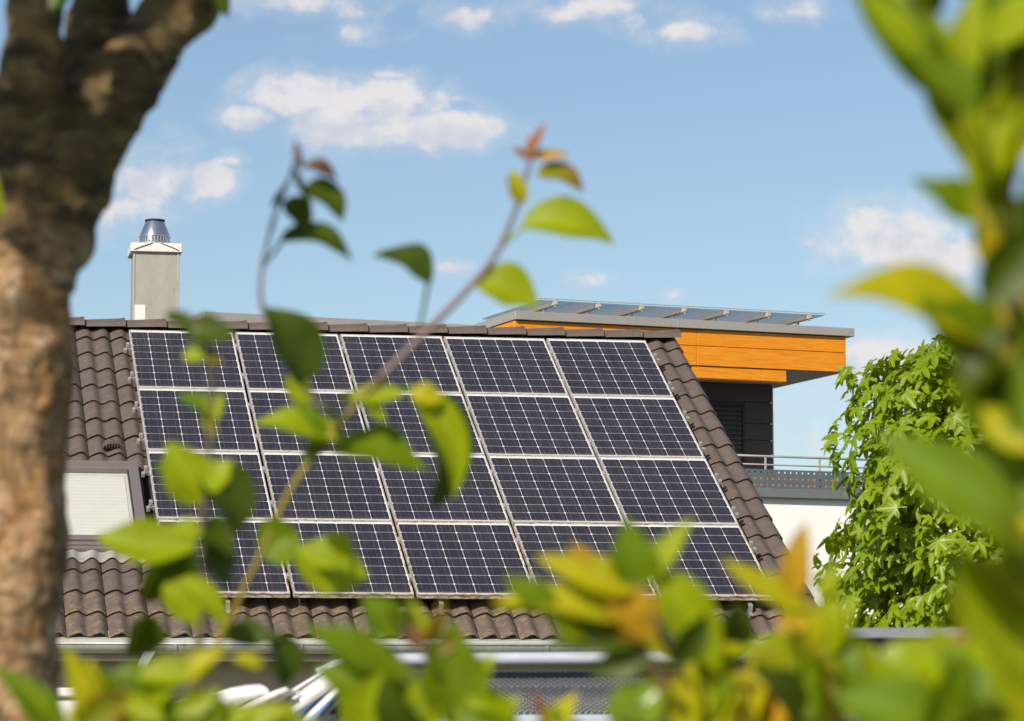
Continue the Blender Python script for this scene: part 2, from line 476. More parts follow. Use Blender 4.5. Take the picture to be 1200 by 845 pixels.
M['dark'] = mat('dark_opening', (0.012, 0.011, 0.010), 0.8)
M['window_frame'] = mat('mauve_brown_aluminium', (0.21, 0.175, 0.17), 0.4, 0.3, var=0.05)
M['seal'] = mat('black_rubber_seal', (0.02, 0.02, 0.022), 0.6)
M['blind'] = mat('white_pleated_blind', (0.57, 0.565, 0.53), 0.75, var=0.02)
M['apron'] = mat('pale_lead_apron', (0.30, 0.29, 0.275), 0.55, 0.1, var=0.09, scale=9)
M['win_glass'] = glass_material('window_glass', (0.97, 0.975, 0.97), 1.45, 0.02)
M['grey_edge'] = mat('grey_roof_edge_metal', (0.335, 0.325, 0.31), 0.5, 0.15, var=0.04, scale=2)
M['wood'] = wood_material()
M['soffit'] = mat('grey_soffit_board', (0.16, 0.14, 0.13), 0.7, var=0.06)
M['dark_board'] = mat('charcoal_cladding', (0.040, 0.038, 0.040), 0.62, var=0.12, scale=2, bump=0.12, bscale=90)
M['white_render'] = mat('white_render', (0.87, 0.86, 0.84), 0.85, var=0.02, scale=2, bump=0.1, bscale=150)
M['blue_grey'] = mat('blue_grey_balcony_sheet', (0.125, 0.145, 0.165), 0.45, 0.2, var=0.05)
M['balcony_cap'] = mat('grey_green_balcony_trim', (0.17, 0.19, 0.19), 0.5, 0.2, var=0.05)
M['galv'] = mat('galvanised_railing', (0.50, 0.49, 0.46), 0.4, 0.5, var=0.07)
M['skylight_bar'] = mat('sky_canopy_bar', (0.44, 0.41, 0.365), 0.5, 0.2, var=0.06)
M['canopy_glass'] = glass_material('canopy_glass', (0.72, 0.71, 0.725), 1.5, 0.03, 0.5)
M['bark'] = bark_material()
M['stem_green'] = mat('young_stem', (0.24, 0.23, 0.01), 0.5, var=0.15, scale=20)
M['stem_grey'] = mat('purple_grey_stem', (0.17, 0.12, 0.125), 0.55, var=0.15, scale=20)
M['stem_red'] = mat('reddish_stem', (0.30, 0.10, 0.045), 0.5, var=0.15, scale=20)
M['stem_brown'] = mat('brown_twig', (0.10, 0.075, 0.04), 0.7, var=0.2, scale=20)
M['stem_yellow'] = mat('yellow_green_stem', (0.22, 0.17, 0.012), 0.45, var=0.15, scale=20)
M['leaf'] = leaf_material('green_leaf', (0.115, 0.185, 0.003), (0.36, 0.48, 0.004))
M['leaf_lime'] = leaf_material('lime_leaf', (0.25, 0.315, 0.003), (0.52, 0.6, 0.004))
M['leaf_old_shaded'] = leaf_material('mature_shaded_leaf', (0.048, 0.08, 0.003), (0.14, 0.19, 0.003), tf=0.25)  # dark mature green; shade on leaves is put into this colour too
M['leaf_yellow'] = leaf_material('yellowing_leaf', (0.36, 0.35, 0.004), (0.62, 0.56, 0.004), tf=0.35)
M['leaf_orange'] = leaf_material('orange_young_leaf', (0.44, 0.265, 0.012), (0.68, 0.4, 0.02), tf=0.35)
M['leaf_red'] = leaf_material('red_brown_leaf', (0.26, 0.105, 0.04), (0.42, 0.14, 0.04), tf=0.3)
M['leaf_bronze'] = leaf_material('bronze_leaf', (0.085, 0.045, 0.022), (0.16, 0.07, 0.02), tf=0.25)
M['leaf_olive'] = leaf_material('bronze_edged_leaf', (0.17, 0.2, 0.004), (0.42, 0.4, 0.01), tf=0.3, edge=(0.24, 0.10, 0.02))
M['leaf_glossy'] = leaf_material('glossy_laurel_leaf', (0.14, 0.225, 0.012), (0.36, 0.48, 0.01), rough=0.27, spec=0.75, tf=0.28)
M['gum_leaf'] = leaf_material('sweetgum_leaf', (0.180, 0.275, 0.005), (0.46, 0.58, 0.006), rough=0.36, tf=0.36, spec=0.5)
M['tree_bark_grey'] = mat('grey_brown_bark', (0.16, 0.12, 0.09), 0.85, var=0.2, scale=14, bump=0.5)
M['weave'] = mat('dark_woven_resin', (0.045, 0.050, 0.062), 0.30, var=0.15, scale=30, spec=0.6)
M['pale_tube'] = mat('pale_grey_blue_trim', (0.42, 0.46, 0.54), 0.35, 0.1, var=0.06)
M['cloth_white'] = mat('white_cloth', (0.66, 0.655, 0.65), 0.8, var=0.02)
M['shed'] = mat('dark_grey_shed_sheet', (0.085, 0.09, 0.10), 0.5, 0.2, var=0.06)
M['shed_edge'] = mat('blue_grey_shed_edge', (0.20, 0.22, 0.26), 0.45, 0.3, var=0.06)
M['shed_light'] = mat('pale_shed_wall', (0.55, 0.53, 0.56), 0.6, var=0.05)
M['lawn'] = mat('lawn_ground', (0.055, 0.085, 0.025), 0.95, var=0.25, scale=0.8, bump=0.6, bscale=20)


def striped_cloth():
    mt = bpy.data.materials.new('blue_striped_cloth'); mt.use_nodes = True
    t = NT(mt.node_tree); b = mt.node_tree.nodes['Principled BSDF']
    uv = t.n('ShaderNodeUVMap').outputs[0]
    sp = t.n('ShaderNodeSeparateXYZ'); t.link(uv, sp.inputs[0])
    s = t.math('FRACT', t.math('MULTIPLY', sp.outputs[0], 3.0))
    f = t.math('LESS_THAN', t.math('ABSOLUTE', t.math('SUBTRACT', s, 0.62)), 0.16)
    c = t.mix(f, rgba((0.62, 0.615, 0.62)), rgba((0.15, 0.22, 0.38)))
    t.link(c, b.inputs['Base Color']); b.inputs['Roughness'].default_value = 0.75
    return mt


M['stripe'] = striped_cloth()

# ------------------------------------------------------------------ ground
g = MB()
g.add([(-600, -600, 0), (600, -600, 0), (600, 600, 0), (-600, 600, 0)], [(0, 1, 2, 3)])
setp(g.build('ground', M['lawn']), kind='structure', label='lawn ground below the gardens and houses')

# ------------------------------------------------------------------ the tiled house
P0 = V((-0.72287, 29.21820, 4.23917))
YAW = radians(10.724)
PITCH = radians(30)
CP, SP = cos(PITCH), sin(PITCH)
house = empty('tiled_house', (P0.x, P0.y, 0), YAW)
setp(house, 'low house with brown wavy tiled roof carrying the solar array', 'house')


def RP(u, s, h=0.0):
    """house-local point from along-eave, up-slope and above-panel-plane distances"""
    return V((u, s * CP - h * SP, P0.z + s * SP + h * CP))


HW = house.matrix_world if False else Matrix.Translation(house.location) @ Matrix.Rotation(YAW, 4, 'Z')
RROT = (PITCH, 0, 0)
U1, U0 = 2.93, 2.93 - 0.3285 * 24
S_EAVE, ROWP, TW, NW = -3.155, 0.374, 0.3285, 12
S_RIDGE = 3.15
Y_RIDGE = S_RIDGE * CP + 0.12 * SP
Z_RIDGE = P0.z + S_RIDGE * SP - 0.12 * CP


def wave(t):
    """one tile wave: gentle rise to a round crest, quick drop into the interlock"""
    t = t % 1.0
    c = 0.62
    q = t / c if t < c else 1 - (t - c) / (1 - c)
    return 0.034 * (0.5 - 0.5 * cos(pi * min(1, max(0, q)))) ** 0.95


def tile_mesh(name, mt, seed):
    r = random.Random(seed)
    mb = MB()
    n = 14
    L = ROWP + 0.035
    top = []; bot = []
    us = [0.003 + (TW - 0.006) * i / n for i in range(n + 1)]
    jag = [r.uniform(-.003, .003) for _ in us]
    for row in range(3):
        q = row / 2
        for i, u in enumerate(us):
            z = wave(u / (TW / 2)) - 0.012 * (1 if i in (0, n) else 0) - .004 * (1 if i == n // 2 else 0)
            top.append((u, (jag[i] if row == 0 else 0) + L * q, z - 0.024 * q))
    fs = []
    k = n + 1
    for row in range(2):
        for i in range(n): fs.append((row * k + i, row * k + i + 1, (row + 1) * k + i + 1, (row + 1) * k + i))
    mb.add(top, fs, True)
    lip = [(a[0], a[1], a[2]) for a in top[:k]] + [(a[0], a[1] + 0.006, a[2] - 0.013) for a in top[:k]]
    mb.add(lip, [(i, k + i, k + i + 1, i + 1) for i in range(n)], False)
    # outer edges
    for i in (0, n):
        a, b, c = top[i], top[k + i], top[2 * k + i]
        e = [a, b, c, (c[0], c[1], c[2] - .03), (b[0], b[1], b[2] - .03), (a[0], a[1], a[2] - .03)]
        mb.add(e, [(0, 1, 2, 3, 4, 5) if i else (5, 4, 3, 2, 1, 0)], False)
    return mb.mesh(name, mt)


tile_meshes = [tile_mesh('roof_tile', M['tile'], s) for s in range(4)]
tile_low = [tile_mesh('roof_tile', M['tile_low'], s + 9) for s in range(4)]
SKY_U0, SKY_U1, SKY_S0, SKY_S1 = -3.62, -2.585, -1.70, -0.13
H_TILE = -0.155
for k in range(24):
    u = U1 - TW * (k + 1)
    for r_ in range(17):
        s = S_EAVE + ROWP * r_
        under = (u > -2.38 and u + TW < 2.47 and s > -2.2 and s + ROWP < 2.6)
        if under: continue
        if u + TW > SKY_U0 and u < SKY_U1 - 0.02 and s > SKY_S0 - 0.30 and s + ROWP < SKY_S1 + 0.28: continue
        me = rng.choice(tile_low if r_ <= 1 else tile_meshes)
        o = link('roof_tile', me, house, RP(u + rng.uniform(-.0015, .0015), s + rng.uniform(-.004, .004), H_TILE + rng.uniform(-.002, .002)),
                 (PITCH + rng.uniform(-.004, .004), 0, rng.uniform(-.003, .003)))
# roof deck (both slopes) and walls
rf = MB()
for sgn in (1, -1):
    a = RP(U0, S_EAVE + .06, -.225); b = RP(U1 - .03, S_EAVE + .06, -.225); c = RP(U1 - .03, S_RIDGE, -.225); d = RP(U0, S_RIDGE, -.225)
    top = [RP(U0, S_EAVE + .06, -.19), RP(U1 - .03, S_EAVE + .06, -.19), RP(U1 - .03, S_RIDGE, -.19), RP(U0, S_RIDGE, -.19)]
    pts = [a, b, c, d] + top
    if sgn < 0: pts = [V((p.x, 2 * Y_RIDGE - p.y, p.z)) for p in pts]
    rf.add(pts, [(0, 3, 2, 1), (4, 5, 6, 7), (0, 1, 5, 4), (1, 2, 6, 5), (3, 0, 4, 7)])
rf.build('roof', M['deck'], house)
yw0 = RP(0, S_EAVE, -.2).y + 0.42; yw1 = 2 * Y_RIDGE - yw0
zw = P0.z + S_EAVE * SP - 0.16
wl = MB()
x0, x1 = U0 + .15, U1 - .18
zr = Z_RIDGE - .32
zs = zw + 0.16
prof = [(yw0, 0), (yw1, 0), (yw1, zs), (Y_RIDGE, zr), (yw0, zs)]
wl.add([(x0, y, z) for y, z in prof] + [(x1, y, z) for y, z in prof],
       [(4, 3, 2, 1, 0), (5, 6, 7, 8, 9), (0, 1, 6, 5), (1, 2, 7, 6), (4, 0, 5, 9)])
wl.build('wall', M['render_taupe'], house)
# ridge tiles: angular caps, each lapping the next with a thicker right-hand end
def ridge_mesh():
    mb = MB()
    L = 0.43
    prof = [(-.150, -.085), (-.137, -.045), (-.085, -.008), (-.03, .006), (.03, .006), (.085, -.008), (.137, -.045), (.150, -.085)]
    secs = [(0.0, .86, -.010), (0.06, .88, -.008), (.395, 1.0, .010), (.397, 1.07, .014), (.43, 1.07, .015)]
    vs = []
    for (x, sc, dz) in secs:
        for (y, z) in prof: vs.append((x, y * sc, z * sc + dz))
    n = len(prof)
    fs = [(i * n + j, (i + 1) * n + j, (i + 1) * n + j + 1, i * n + j + 1) for i in range(len(secs) - 1) for j in range(n - 1)]
    mb.add(vs, fs)
    k = (len(secs) - 1) * n
    inn = [(.43, y * .93, z * .93 - .004) for y, z in prof]
    base = [vs[k + j] for j in range(n)] + inn
    mb.add(base, [(j, n + j, n + j + 1, j + 1) for j in range(n - 1)])
    return mb.mesh('ridge_tile', M['ridge'])
rme = ridge_mesh()
RSP = 0.3885
for k in range(21):
    x = 2.93 - .43 - RSP * k
    link('ridge_tile', rme, house, (x, Y_RIDGE, Z_RIDGE + .028 + rng.uniform(-.003, .003)), (0, 0, rng.uniform(-.006, .006)))
# back-slope and verge boards
vb = MB()
a = RP(U1 - .028, S_EAVE, -.20); b = RP(U1 - .028, S_RIDGE, -.20)
vb.add([a, b, b + V((0, 0, -.14)), a + V((0, 0, -.14)), a + V((.02, 0, 0)), b + V((.02, 0, 0)), b + V((.02, 0, -.14)), a + V((.02, 0, -.14))],
       [(0, 1, 2, 3), (7, 6, 5, 4), (4, 5, 1, 0), (3, 2, 6, 7), (0, 3, 7, 4), (5, 6, 2, 1)])
vb.build('verge_board', M['ridge'], house)
# eave: drip edge, gutter, brackets, fascia trim
ye = RP(0, S_EAVE, -.155).y
ze = RP(0, S_EAVE, -.155).z
dr = MB()
dr.bbox((U0, ye - .004, ze - .060), (U1 - .02, ye + .012, ze - .022), .002)
dr.add([(U0, ye + .002, ze - .02), (U1 - .02, ye + .002, ze - .02), (U1 - .02, ye + .14, ze + .05), (U0, ye + .14, ze + .05)], [(0, 1, 2, 3)])
dr.build('drip_edge', M['drip'], house)
GZ, GY, GR = ze - .060, ye - .070, 0.074
gt = MB()
nseg = 14
xs = [U0, -2.62]
def half(x, r, z=0): return [(x, GY - r * cos(pi * j / nseg), GZ + z - r * sin(pi * j / nseg)) for j in range(nseg + 1)]
xa, xb = U0, U1 - .02
vs = half(xa, GR) + half(xb, GR) + half(xa, GR - .004) + half(xb, GR - .004)
k = nseg + 1
gt.add(vs, [(j, j + 1, k + j + 1, k + j) for j in range(nseg)] + [(2 * k + j, 3 * k + j, 3 * k + j + 1, 2 * k + j + 1) for j in range(nseg)], True)
gt.tube([(xa, GY - GR, GZ), (xb, GY - GR, GZ)], .009, 8)
for x in (xa, xb):
    e = half(x, GR)
    gt.add(e, [tuple(range(k))])
gutter = gt.build('gutter', M['zinc'], house)
bk = MB()
for side in (0, 1):
    vs = []
    for x in (-.016, .016):
        vs += [(x, -(GR + .004 + .003 * side) * cos(pi * j / nseg), -(GR + .004) * sin(pi * j / nseg)) for j in range(nseg + 1)]
    bk.add(vs, [(j, j + 1, k + j + 1, k + j) for j in range(nseg)], True)
bme = bk.mesh('gutter_bracket', M['zinc'])
for x in (-4.44, -3.46, -2.481, -1.49, -.505, .484, 1.47, 2.46):
    link('bracket', bme, gutter, (x, GY, GZ))
fb = MB()
fb.bbox((U0 + .05, ye + .016, ze - .175), (U1 - .05, ye + .040, ze - .076), .003)
fb.build('fascia_board', M['render_taupe'], house)
ft = MB()
ft.bbox((U0 + .05, ye - .004, ze - .187), (U1 - .05, ye + .044, ze - .1755), .002)
ft.build('fascia_trim', M['trim_pink'], house)
sf = MB()
sf.box((U0 + .05, ye + .045, ze - .186), (U1 - .05, yw0 + .03, ze - .174))
sf.build('soffit', M['render_taupe'], house)
# outlet hopper and downpipe
dp = MB()
xq = -2.70
q = [(xq - .02, GY - .045, GZ - .055), (xq + .075, GY - .045, GZ - .055), (xq + .075, GY + .045, GZ - .055), (xq - .02, GY + .045, GZ - .055),
     (xq - .075, GY - .042, GZ - .185), (xq - .005, GY - .042, GZ - .185), (xq - .005, GY + .042, GZ - .185), (xq - .075, GY + .042, GZ - .185)]
dp.add(q, [(0, 1, 2, 3), (7, 6, 5, 4), (0, 4, 5, 1), (1, 5, 6, 2), (2, 6, 7, 3), (3, 7, 4, 0)])
dp.tube([(xq - .04, GY, GZ - .18), (xq - .04, GY + .01, GZ - .27), (xq - .04, yw0 - .06, GZ - .55), (xq - .04, yw0 - .06, 0.05)], [.034, .034, .034, .034], 12)
pipe = dp.build('downpipe', M['zinc'], house)
# chimney behind the ridge
cx, cyb, cw = -2.187, Y_RIDGE + .32, .43
chm = empty('chimney'); chm.parent = house
cb = MB()
cb.bbox((cx - cw / 2, cyb, 4.6), (cx + cw / 2, cyb + .42, 6.455), .006)
cb.build('shaft', M['chimney'], chm)
for sx in (-1, 1):
    tr = MB()
    tr.bbox((cx + sx * (cw / 2) - .010, cyb - .006, 4.62), (cx + sx * (cw / 2) + .010, cyb + .012, 6.452), .002)
    tr.build('corner_trim', M['zinc'], chm)
cc = MB()
cc.bbox((cx - .248, cyb - .035, 6.452), (cx + .248, cyb + .455, 6.54), .005)
cc.build('cap', M['chimney_cap'], chm)
pt = MB()
pt.bbox((cx - .214, cyb - .004, 5.5), (cx - .10, cyb - .001, 5.935), .0005)
pt.build('patch', M['chimney_cap'], chm)
cz = 6.54; ccy = cyb + .21
cw_ = MB()
cw_.lathe([(.146, 0), (.150, .035), (.150, .036)], 28, (cx, ccy, cz))
cw_.lathe([(.150, .085), (.154, .086), (.150, .10), (.092, .245), (.088, .25)], 28, (cx, ccy, cz))
cw_.lathe([(.088, .25), (.088, .20), (0.02, .19)], 28, (cx, ccy, cz))
cow = cw_.build('cowl', M['steel'], chm)
# perforated band: thin bars between the punched holes
pb = MB()
nb = 30
for i in range(nb):
    a = 2 * pi * i / nb
    Mx = Matrix.Translation((cx, ccy, cz)) @ Matrix.Rotation(a, 4, 'Z')
    pb.box((.146, -.0075, .034), (.150, .0075, .087), Mx)
for zz in (.048, .063, .077):
    pb.lathe([(.1475, zz - .003), (.1500, zz - .003), (.1500, zz + .003), (.1475, zz + .003)], nb, (cx, ccy, cz))
pb.build('perforated_band', M['steel'], chm)
pc = MB()
pc.lathe([(.092, .243), (.098, .246), (.098, .262), (.086, .264), (.086, .24)], 28, (cx, ccy, cz))
pc.lathe([(.13, 0), (.13, .09), (.02, .10)], 20, (cx, ccy, cz))
pc.build('dark_rim', M['dark'], chm)
stw = MB()
for sx in (-1, 1): stw.tube([(cx + sx * .04, cyb - .037, 6.535), (cx + sx * .13, cyb - .040, 6.505), (cx + sx * .215, cyb - .038, 6.470)], .004, 6)
stw.build('stay_wire', M['dark'], chm)

# roof window left of the array
win = empty('roof_window'); win.parent = house
def rbox(mb, u0, u1, s0, s1, h0, h1, bev=.004):
    k = len(mb.v)
    mb.bbox((u0, s0, h0), (u1, s1, h1), bev)
    for i in range(k, len(mb.v)):
        a = mb.v[i]; mb.v[i] = tuple(RP(a[0], a[1], a[2]))
fr = MB()
rbox(fr, SKY_U0, SKY_U1, SKY_S1 - .15, SKY_S1, -.20, -.045)
rbox(fr, SKY_U1 - .085, SKY_U1, SKY_S0 + .13, SKY_S1 - .151, -.20, -.050)
rbox(fr, SKY_U0, SKY_U0 + .085, SKY_S0 + .13, SKY_S1 - .151, -.20, -.050)
rbox(fr, SKY_U0, SKY_U1, SKY_S0 + .055, SKY_S0 + .129, -.20, -.050)
rbox(fr, SKY_U0, SKY_U1, SKY_S0, SKY_S0 + .050, -.20, -.072)
fr.build('frame', M['window_frame'], win)
sl = MB()
rbox(sl, SKY_U1 + .002, SKY_U1 + .030, SKY_S0 - .02, SKY_S1 + .01, -.20, -.105)
rbox(sl, SKY_U1 - .094, SKY_U1 - .0855, SKY_S0 + .13, SKY_S1 - .155, -.16, -.062, .001)
rbox(sl, SKY_U0, SKY_U1, SKY_S0 + .0502, SKY_S0 + .0548, -.2, -.08, .0005)
sl.build('seal', M['seal'], win)
gu0, gu1, gs0, gs1 = SKY_U0 + .087, SKY_U1 - .096, SKY_S0 + .132, SKY_S1 - .153
gl = MB()
rbox(gl, gu0, gu1, gs0, gs1, -.088, -.080, .001)
gl.build('pane', M['win_glass'], win)
bl = MB()
npl = 19
vs = []
for i in range(npl * 2 + 1):
    s = gs0 + (gs1 - .05 - gs0) * i / (npl * 2)
    for u in (gu0 + .004, gu1 - .03): vs.append(RP(u, s, -.108 + (.022 if i % 2 else 0)))
bl.add(vs, [(2 * i, 2 * i + 1, 2 * i + 3, 2 * i + 2) for i in range(npl * 2)])
bl.build('blind', M['blind'], win)
lin = MB()
rbox(lin, gu0, gu1, gs1 - .048, gs1, -.125, -.095, .003)
rbox(lin, gu1 - .026, gu1, gs0, gs1 - .0485, -.125, -.092, .003)
lin.build('inner_rim', M['blind'], win)
ap = MB()
vs = []
nn = 60
ua, ub = SKY_U0 - .03, SKY_U1 + .02
for i in range(nn + 1):
    u = ua + (ub - ua) * i / nn
    hh = H_TILE + wave((u - U1) / (TW / 2)) + .006
    vs += [RP(u, SKY_S0 - .03, max(hh, -.14) + .02), RP(u, SKY_S0 - .17 - .018 * cos(2 * pi * (u - U1) / (TW / 2)), hh)]
ap.add(vs, [(2 * i, 2 * i + 1, 2 * i + 3, 2 * i + 2) for i in range(nn)], True)
ap.build('apron', M['apron'], win)
ap2 = MB()
rbox(ap2, SKY_U0 - .02, SKY_U1 + .012, SKY_S0 - .05, SKY_S0 - .003, -.18, -.085)
ap2.build('sill', M['window_frame'], win)
# vent tiles with a dark mesh mouth
for (px_u, px_s) in ((-2.78, .30), (-2.62, -2.42)):
    vt = MB()
    n = 10
    vs = []
    for j in range(n + 1):
        a = pi * j / n
        for (s, r, hh) in ((0, .085, .062), (.10, .075, .045), (.22, .03, .008)):
            vs.append(RP(px_u + r * cos(a), px_s + s, H_TILE + .014 + hh * sin(a)))
    vt.add(vs, [(3 * j + q, 3 * j + q + 1, 3 * j + 4 + q, 3 * j + 3 + q) for j in range(n) for q in range(2)], True)
    v = vt.build('vent_tile', M['tile'], house)
    mo = MB()
    mo.add([RP(px_u + .08 * cos(pi * j / n), px_s + .006, H_TILE + .014 + .056 * sin(pi * j / n)) for j in range(n + 1)], [tuple(range(n + 1))])
    mo.build('mouth', M['dark'], v)
    gr_ = MB()
    for q in range(-3, 4):
        hh = .056 * sqrt(max(0, 1 - (q * .024 / .08) ** 2))
        p = RP(px_u + q * .024, px_s - .001, H_TILE + .014); p2 = RP(px_u + q * .024, px_s - .001, H_TILE + .014 + hh)
        gr_.tube([p, p2], .004, 5)
    gr_.build('grille', M['ridge'], v)

# ------------------------------------------------------------------ solar array
PX, PY, PW, PH, CELL = 1.00519, 1.35438, 0.977, 1.340, 0.158
def frame_mesh(mt, bottom):
    mb = MB()
    lip, th = .0105, .040
    x, y = PW / 2, PH / 2
    mb.bbox((-x, y - lip, -th), (x, y, 0), .0012)
    mb.bbox((-x, -y, -th), (x, -y + lip, 0), .0012)
    mb.bbox((-x, -y + lip + .0004, -th), (-x + lip, y - lip - .0004, 0), .0012)
    mb.bbox((x - lip, -y + lip + .0004, -th), (x, y - lip - .0004, 0), .0012)
    if bottom:   # the weathered lower rail shows its ribs
        mb.bbox((-x, -y - .003, -th), (x, -y - .0003, -th + .010), .0008)
        mb.bbox((-x, -y - .003, -.008), (x, -y - .0003, -.001), .0008)
    return mb.mesh('frame', mt)
def inner(mb, z0, z1):
    x, y = PW / 2 - .0108, PH / 2 - .0108
    mb.box((-x, -y, z0), (x, y, z1)); return mb
bs_me = inner(MB(), -.012, -.0075).mesh('backsheet', M['backsheet'])
pg = MB(); x, y = PW / 2 - .0108, PH / 2 - .0108
pg.add([(-x, -y, -.0025), (x, -y, -.0025), (x, y, -.0025), (-x, y, -.0025)], [(0, 1, 2, 3)])
pg_me = pg.mesh('cover_glass', M['pv_glass'])
cm = MB()
hx, hy, ch = CELL / 2 - .0019, CELL / 2 - .0025, .0105
oc = [(-hx + ch, -hy), (hx - ch, -hy), (hx, -hy + ch), (hx, hy - ch), (hx - ch, hy), (-hx + ch, hy), (-hx, hy - ch), (-hx, -hy + ch)]
cm.add([(a, b, 0.0009) for a, b in oc] + [(a, b, 0) for a, b in oc], [tuple(range(8))] + [(i, 8 + i, 8 + (i + 1) % 8, (i + 1) % 8) for i in range(8)])
cell_me = cm.mesh('solar_cell', M['cell'])
fr_me, fr_low = frame_mesh(M['frame'], False), frame_mesh(M['frame_dirty'], True)
ROWN = ['in the top row under the ridge', 'in the second row from the ridge', 'in the third row from the ridge', 'in the bottom row above the gutter']
COLN = ['dark solar panel nearest the roof window side', 'dark solar panel second from the roof window side', 'dark solar panel in the middle of its row',
        'dark solar panel second from the orange-clad building', 'dark solar panel nearest the orange-clad building']
for j in range(4):
    for i in range(5):
        u, s = (i - 2) * PX, (1.5 - j) * PY
        p = empty('solar_panel')
        p.matrix_world = HW @ Matrix.Translation(RP(u + rng.uniform(-.001, .001), s, 0)) @ Matrix.Rotation(PITCH + rng.uniform(-.003, .003), 4, 'X') @ Matrix.Rotation(rng.uniform(-.0015, .0015), 4, 'Y')
        setp(p, COLN[i] + ' ' + ROWN[j], 'solar panel', 'solar panels on the tiled roof')
        link('frame', fr_low if j == 3 else fr_me, p)
        link('backsheet', bs_me, p)
        link('cover_glass', pg_me, p)
        for a in range(6):
            for b in range(8):
                link('solar_cell', cell_me, p, ((a - 2.5) * CELL, (3.5 - b) * CELL, -.0073))
# mounting rails with clamps and roof hooks
rl = MB(); rl.bbox((-2.545, -.02, -.040), (2.545, .02, 0), .002); rail_me = rl.mesh('rail', M['rail'])
ecl = MB(); ecl.bbox((-.014, -.020, -.036), (.014, .020, .003), .002); ecl_me = ecl.mesh('end_clamp', M['rail'])
mcl = MB(); mcl.bbox((-.019, -.030, -.036), (.019, .030, .0028), .001); mcl.tube([(0, 0, .002), (0, 0, .008)], .006, 6); mcl_me = mcl.mesh('mid_clamp', M['rail'])
hk = MB(); hk.bbox((-.017, -.10, -.006), (.017, .03, 0), .001); hk.bbox((-.017, -.107, -.075), (.017, -.1002, 0), .001); hk.bbox((-.017, -.16, -.085), (.017, -.1075, -.078), .001)
hook_me = hk.mesh('roof_hook', M['rail'])
for j in range(4):
    for q, dy in enumerate((.34, -.34)):
        r = empty('mounting_rail')
        s = (1.5 - j) * PY + dy
        r.matrix_world = HW @ Matrix.Translation(RP(0, s, -.0405)) @ Matrix.Rotation(PITCH, 4, 'X')
        setp(r, 'silver %s mounting rail under the panels %s' % (('upper', 'lower')[q], ROWN[j]), 'rail', 'rails carrying the solar panels')
        link('rail', rail_me, r)
        for e in (-1, 1): link('end_clamp', ecl_me, r, (e * (2.5 * PX + .016), 0, .0405))
        for i in range(4): link('mid_clamp', mcl_me, r, ((i - 1.5) * PX, 0, .0405))
        for e in (-1, 1):   # rail stubs beside the array
            link('end_clamp', ecl_me, r, (e * 2.553, -.048, .004))
# hooks of the bottom edge reach out over the tiles
for (u) in (-2.02, -.29, 1.0, 2.29):
    hb = MB()
    rb = lambda a, b: hb.bbox(a, b, .001)
    rb((-.018, -2.72, -.075), (.018, -2.45, -.069)); rb((-.018, -2.735, -.128), (.018, -2.7205, -.069)); rb((-.018, -2.80, -.134), (.018, -2.736, -.1285))
    o = hb.build('roof_hook', M['rail'])
    o.matrix_world = HW @ Matrix.Translation(RP(u, 0, 0)) @ Matrix.Rotation(PITCH, 4, 'X')
    i = min(range(5), key=lambda q: abs((q - 2) * PX - u))
    setp(o, 'bent metal roof hook below the ' + COLN[i].replace('dark solar', 'bottom'), 'roof hook', 'roof hooks at the lower array edge')

# ------------------------------------------------------------------ the modern house behind
BC = V((0.0407, 37.66737, 0))
BYAW = radians(22.4)
mod = empty('modern_house', BC, BYAW)
setp(mod, 'flat roofed house with orange wood fascia, charcoal wall and white base', 'house')
RZ = 6.649
re_ = MB()
re_.bbox((0, 0, RZ - .10), (4.385, 5.2, RZ), .004)
re_.build('roof_edge', M['grey_edge'], mod)
sm_ = MB()
for x in (2.06,): sm_.bbox((x - .006, -.004, RZ - .099), (x + .006, -.0005, RZ - .001), .0005)
sm_.build('seam', M['galv'], mod)
re2 = MB()
re2.bbox((-3.34, 1.22, RZ - .17), (-.003, 5.0, RZ - .018), .004)
re2.build('roof_edge', M['grey_edge'], mod)
low = MB(); low.box((-3.25, 1.35, 0), (.2, 4.8, RZ - .18)); low.build('wall', M['dark_board'], mod)
# fascia boards, two courses with butt joints (front) and the returning side
def board(x0, x1, z0, z1, y=.05, t=.03):
    b = MB(); b.bbox((x0 + .002, y, z0 + .003), (x1 - .002, y + t, z1 - .003), .003); return b.build('fascia_plank', M['wood'], mod)
for (a, b) in ((.012, 2.318), (2.318, 4.293)):
    board(a, b, 6.352, 6.545); board(a, b, 6.118, 6.352)
def sboard(y0, y1, z0, z1, x, t=.03):
    b = MB(); b.bbox((x, y0, z0 + .003), (x + t, y1, z1 - .003), .003); return b.build('fascia_plank', M['wood'], mod)
for (z0, z1) in ((6.352, 6.545), (6.118, 6.352)):
    sboard(.082, 1.9, z0, z1, .014); sboard(1.9, 4.2, z0, z1, .014); sboard(.082, 2.2, z0, z1, 4.262); sboard(2.2, 4.6, z0, z1, 4.262)
sb = MB(); sb.box((.045, .081, 6.06 + .065), (4.261, 4.6, 6.54)); sb.build('soffit', M['soffit'], mod)
bm_ = MB(); bm_.bbox((2.0, .068, 5.975), (3.17, .20, 6.1145), .003); bm_.build('beam', M['wood'], mod)
bm_ = MB(); bm_.bbox((3.174, .068, 5.975), (3.50, .20, 6.1145), .003); bm_.build('beam', M['wood'], mod)
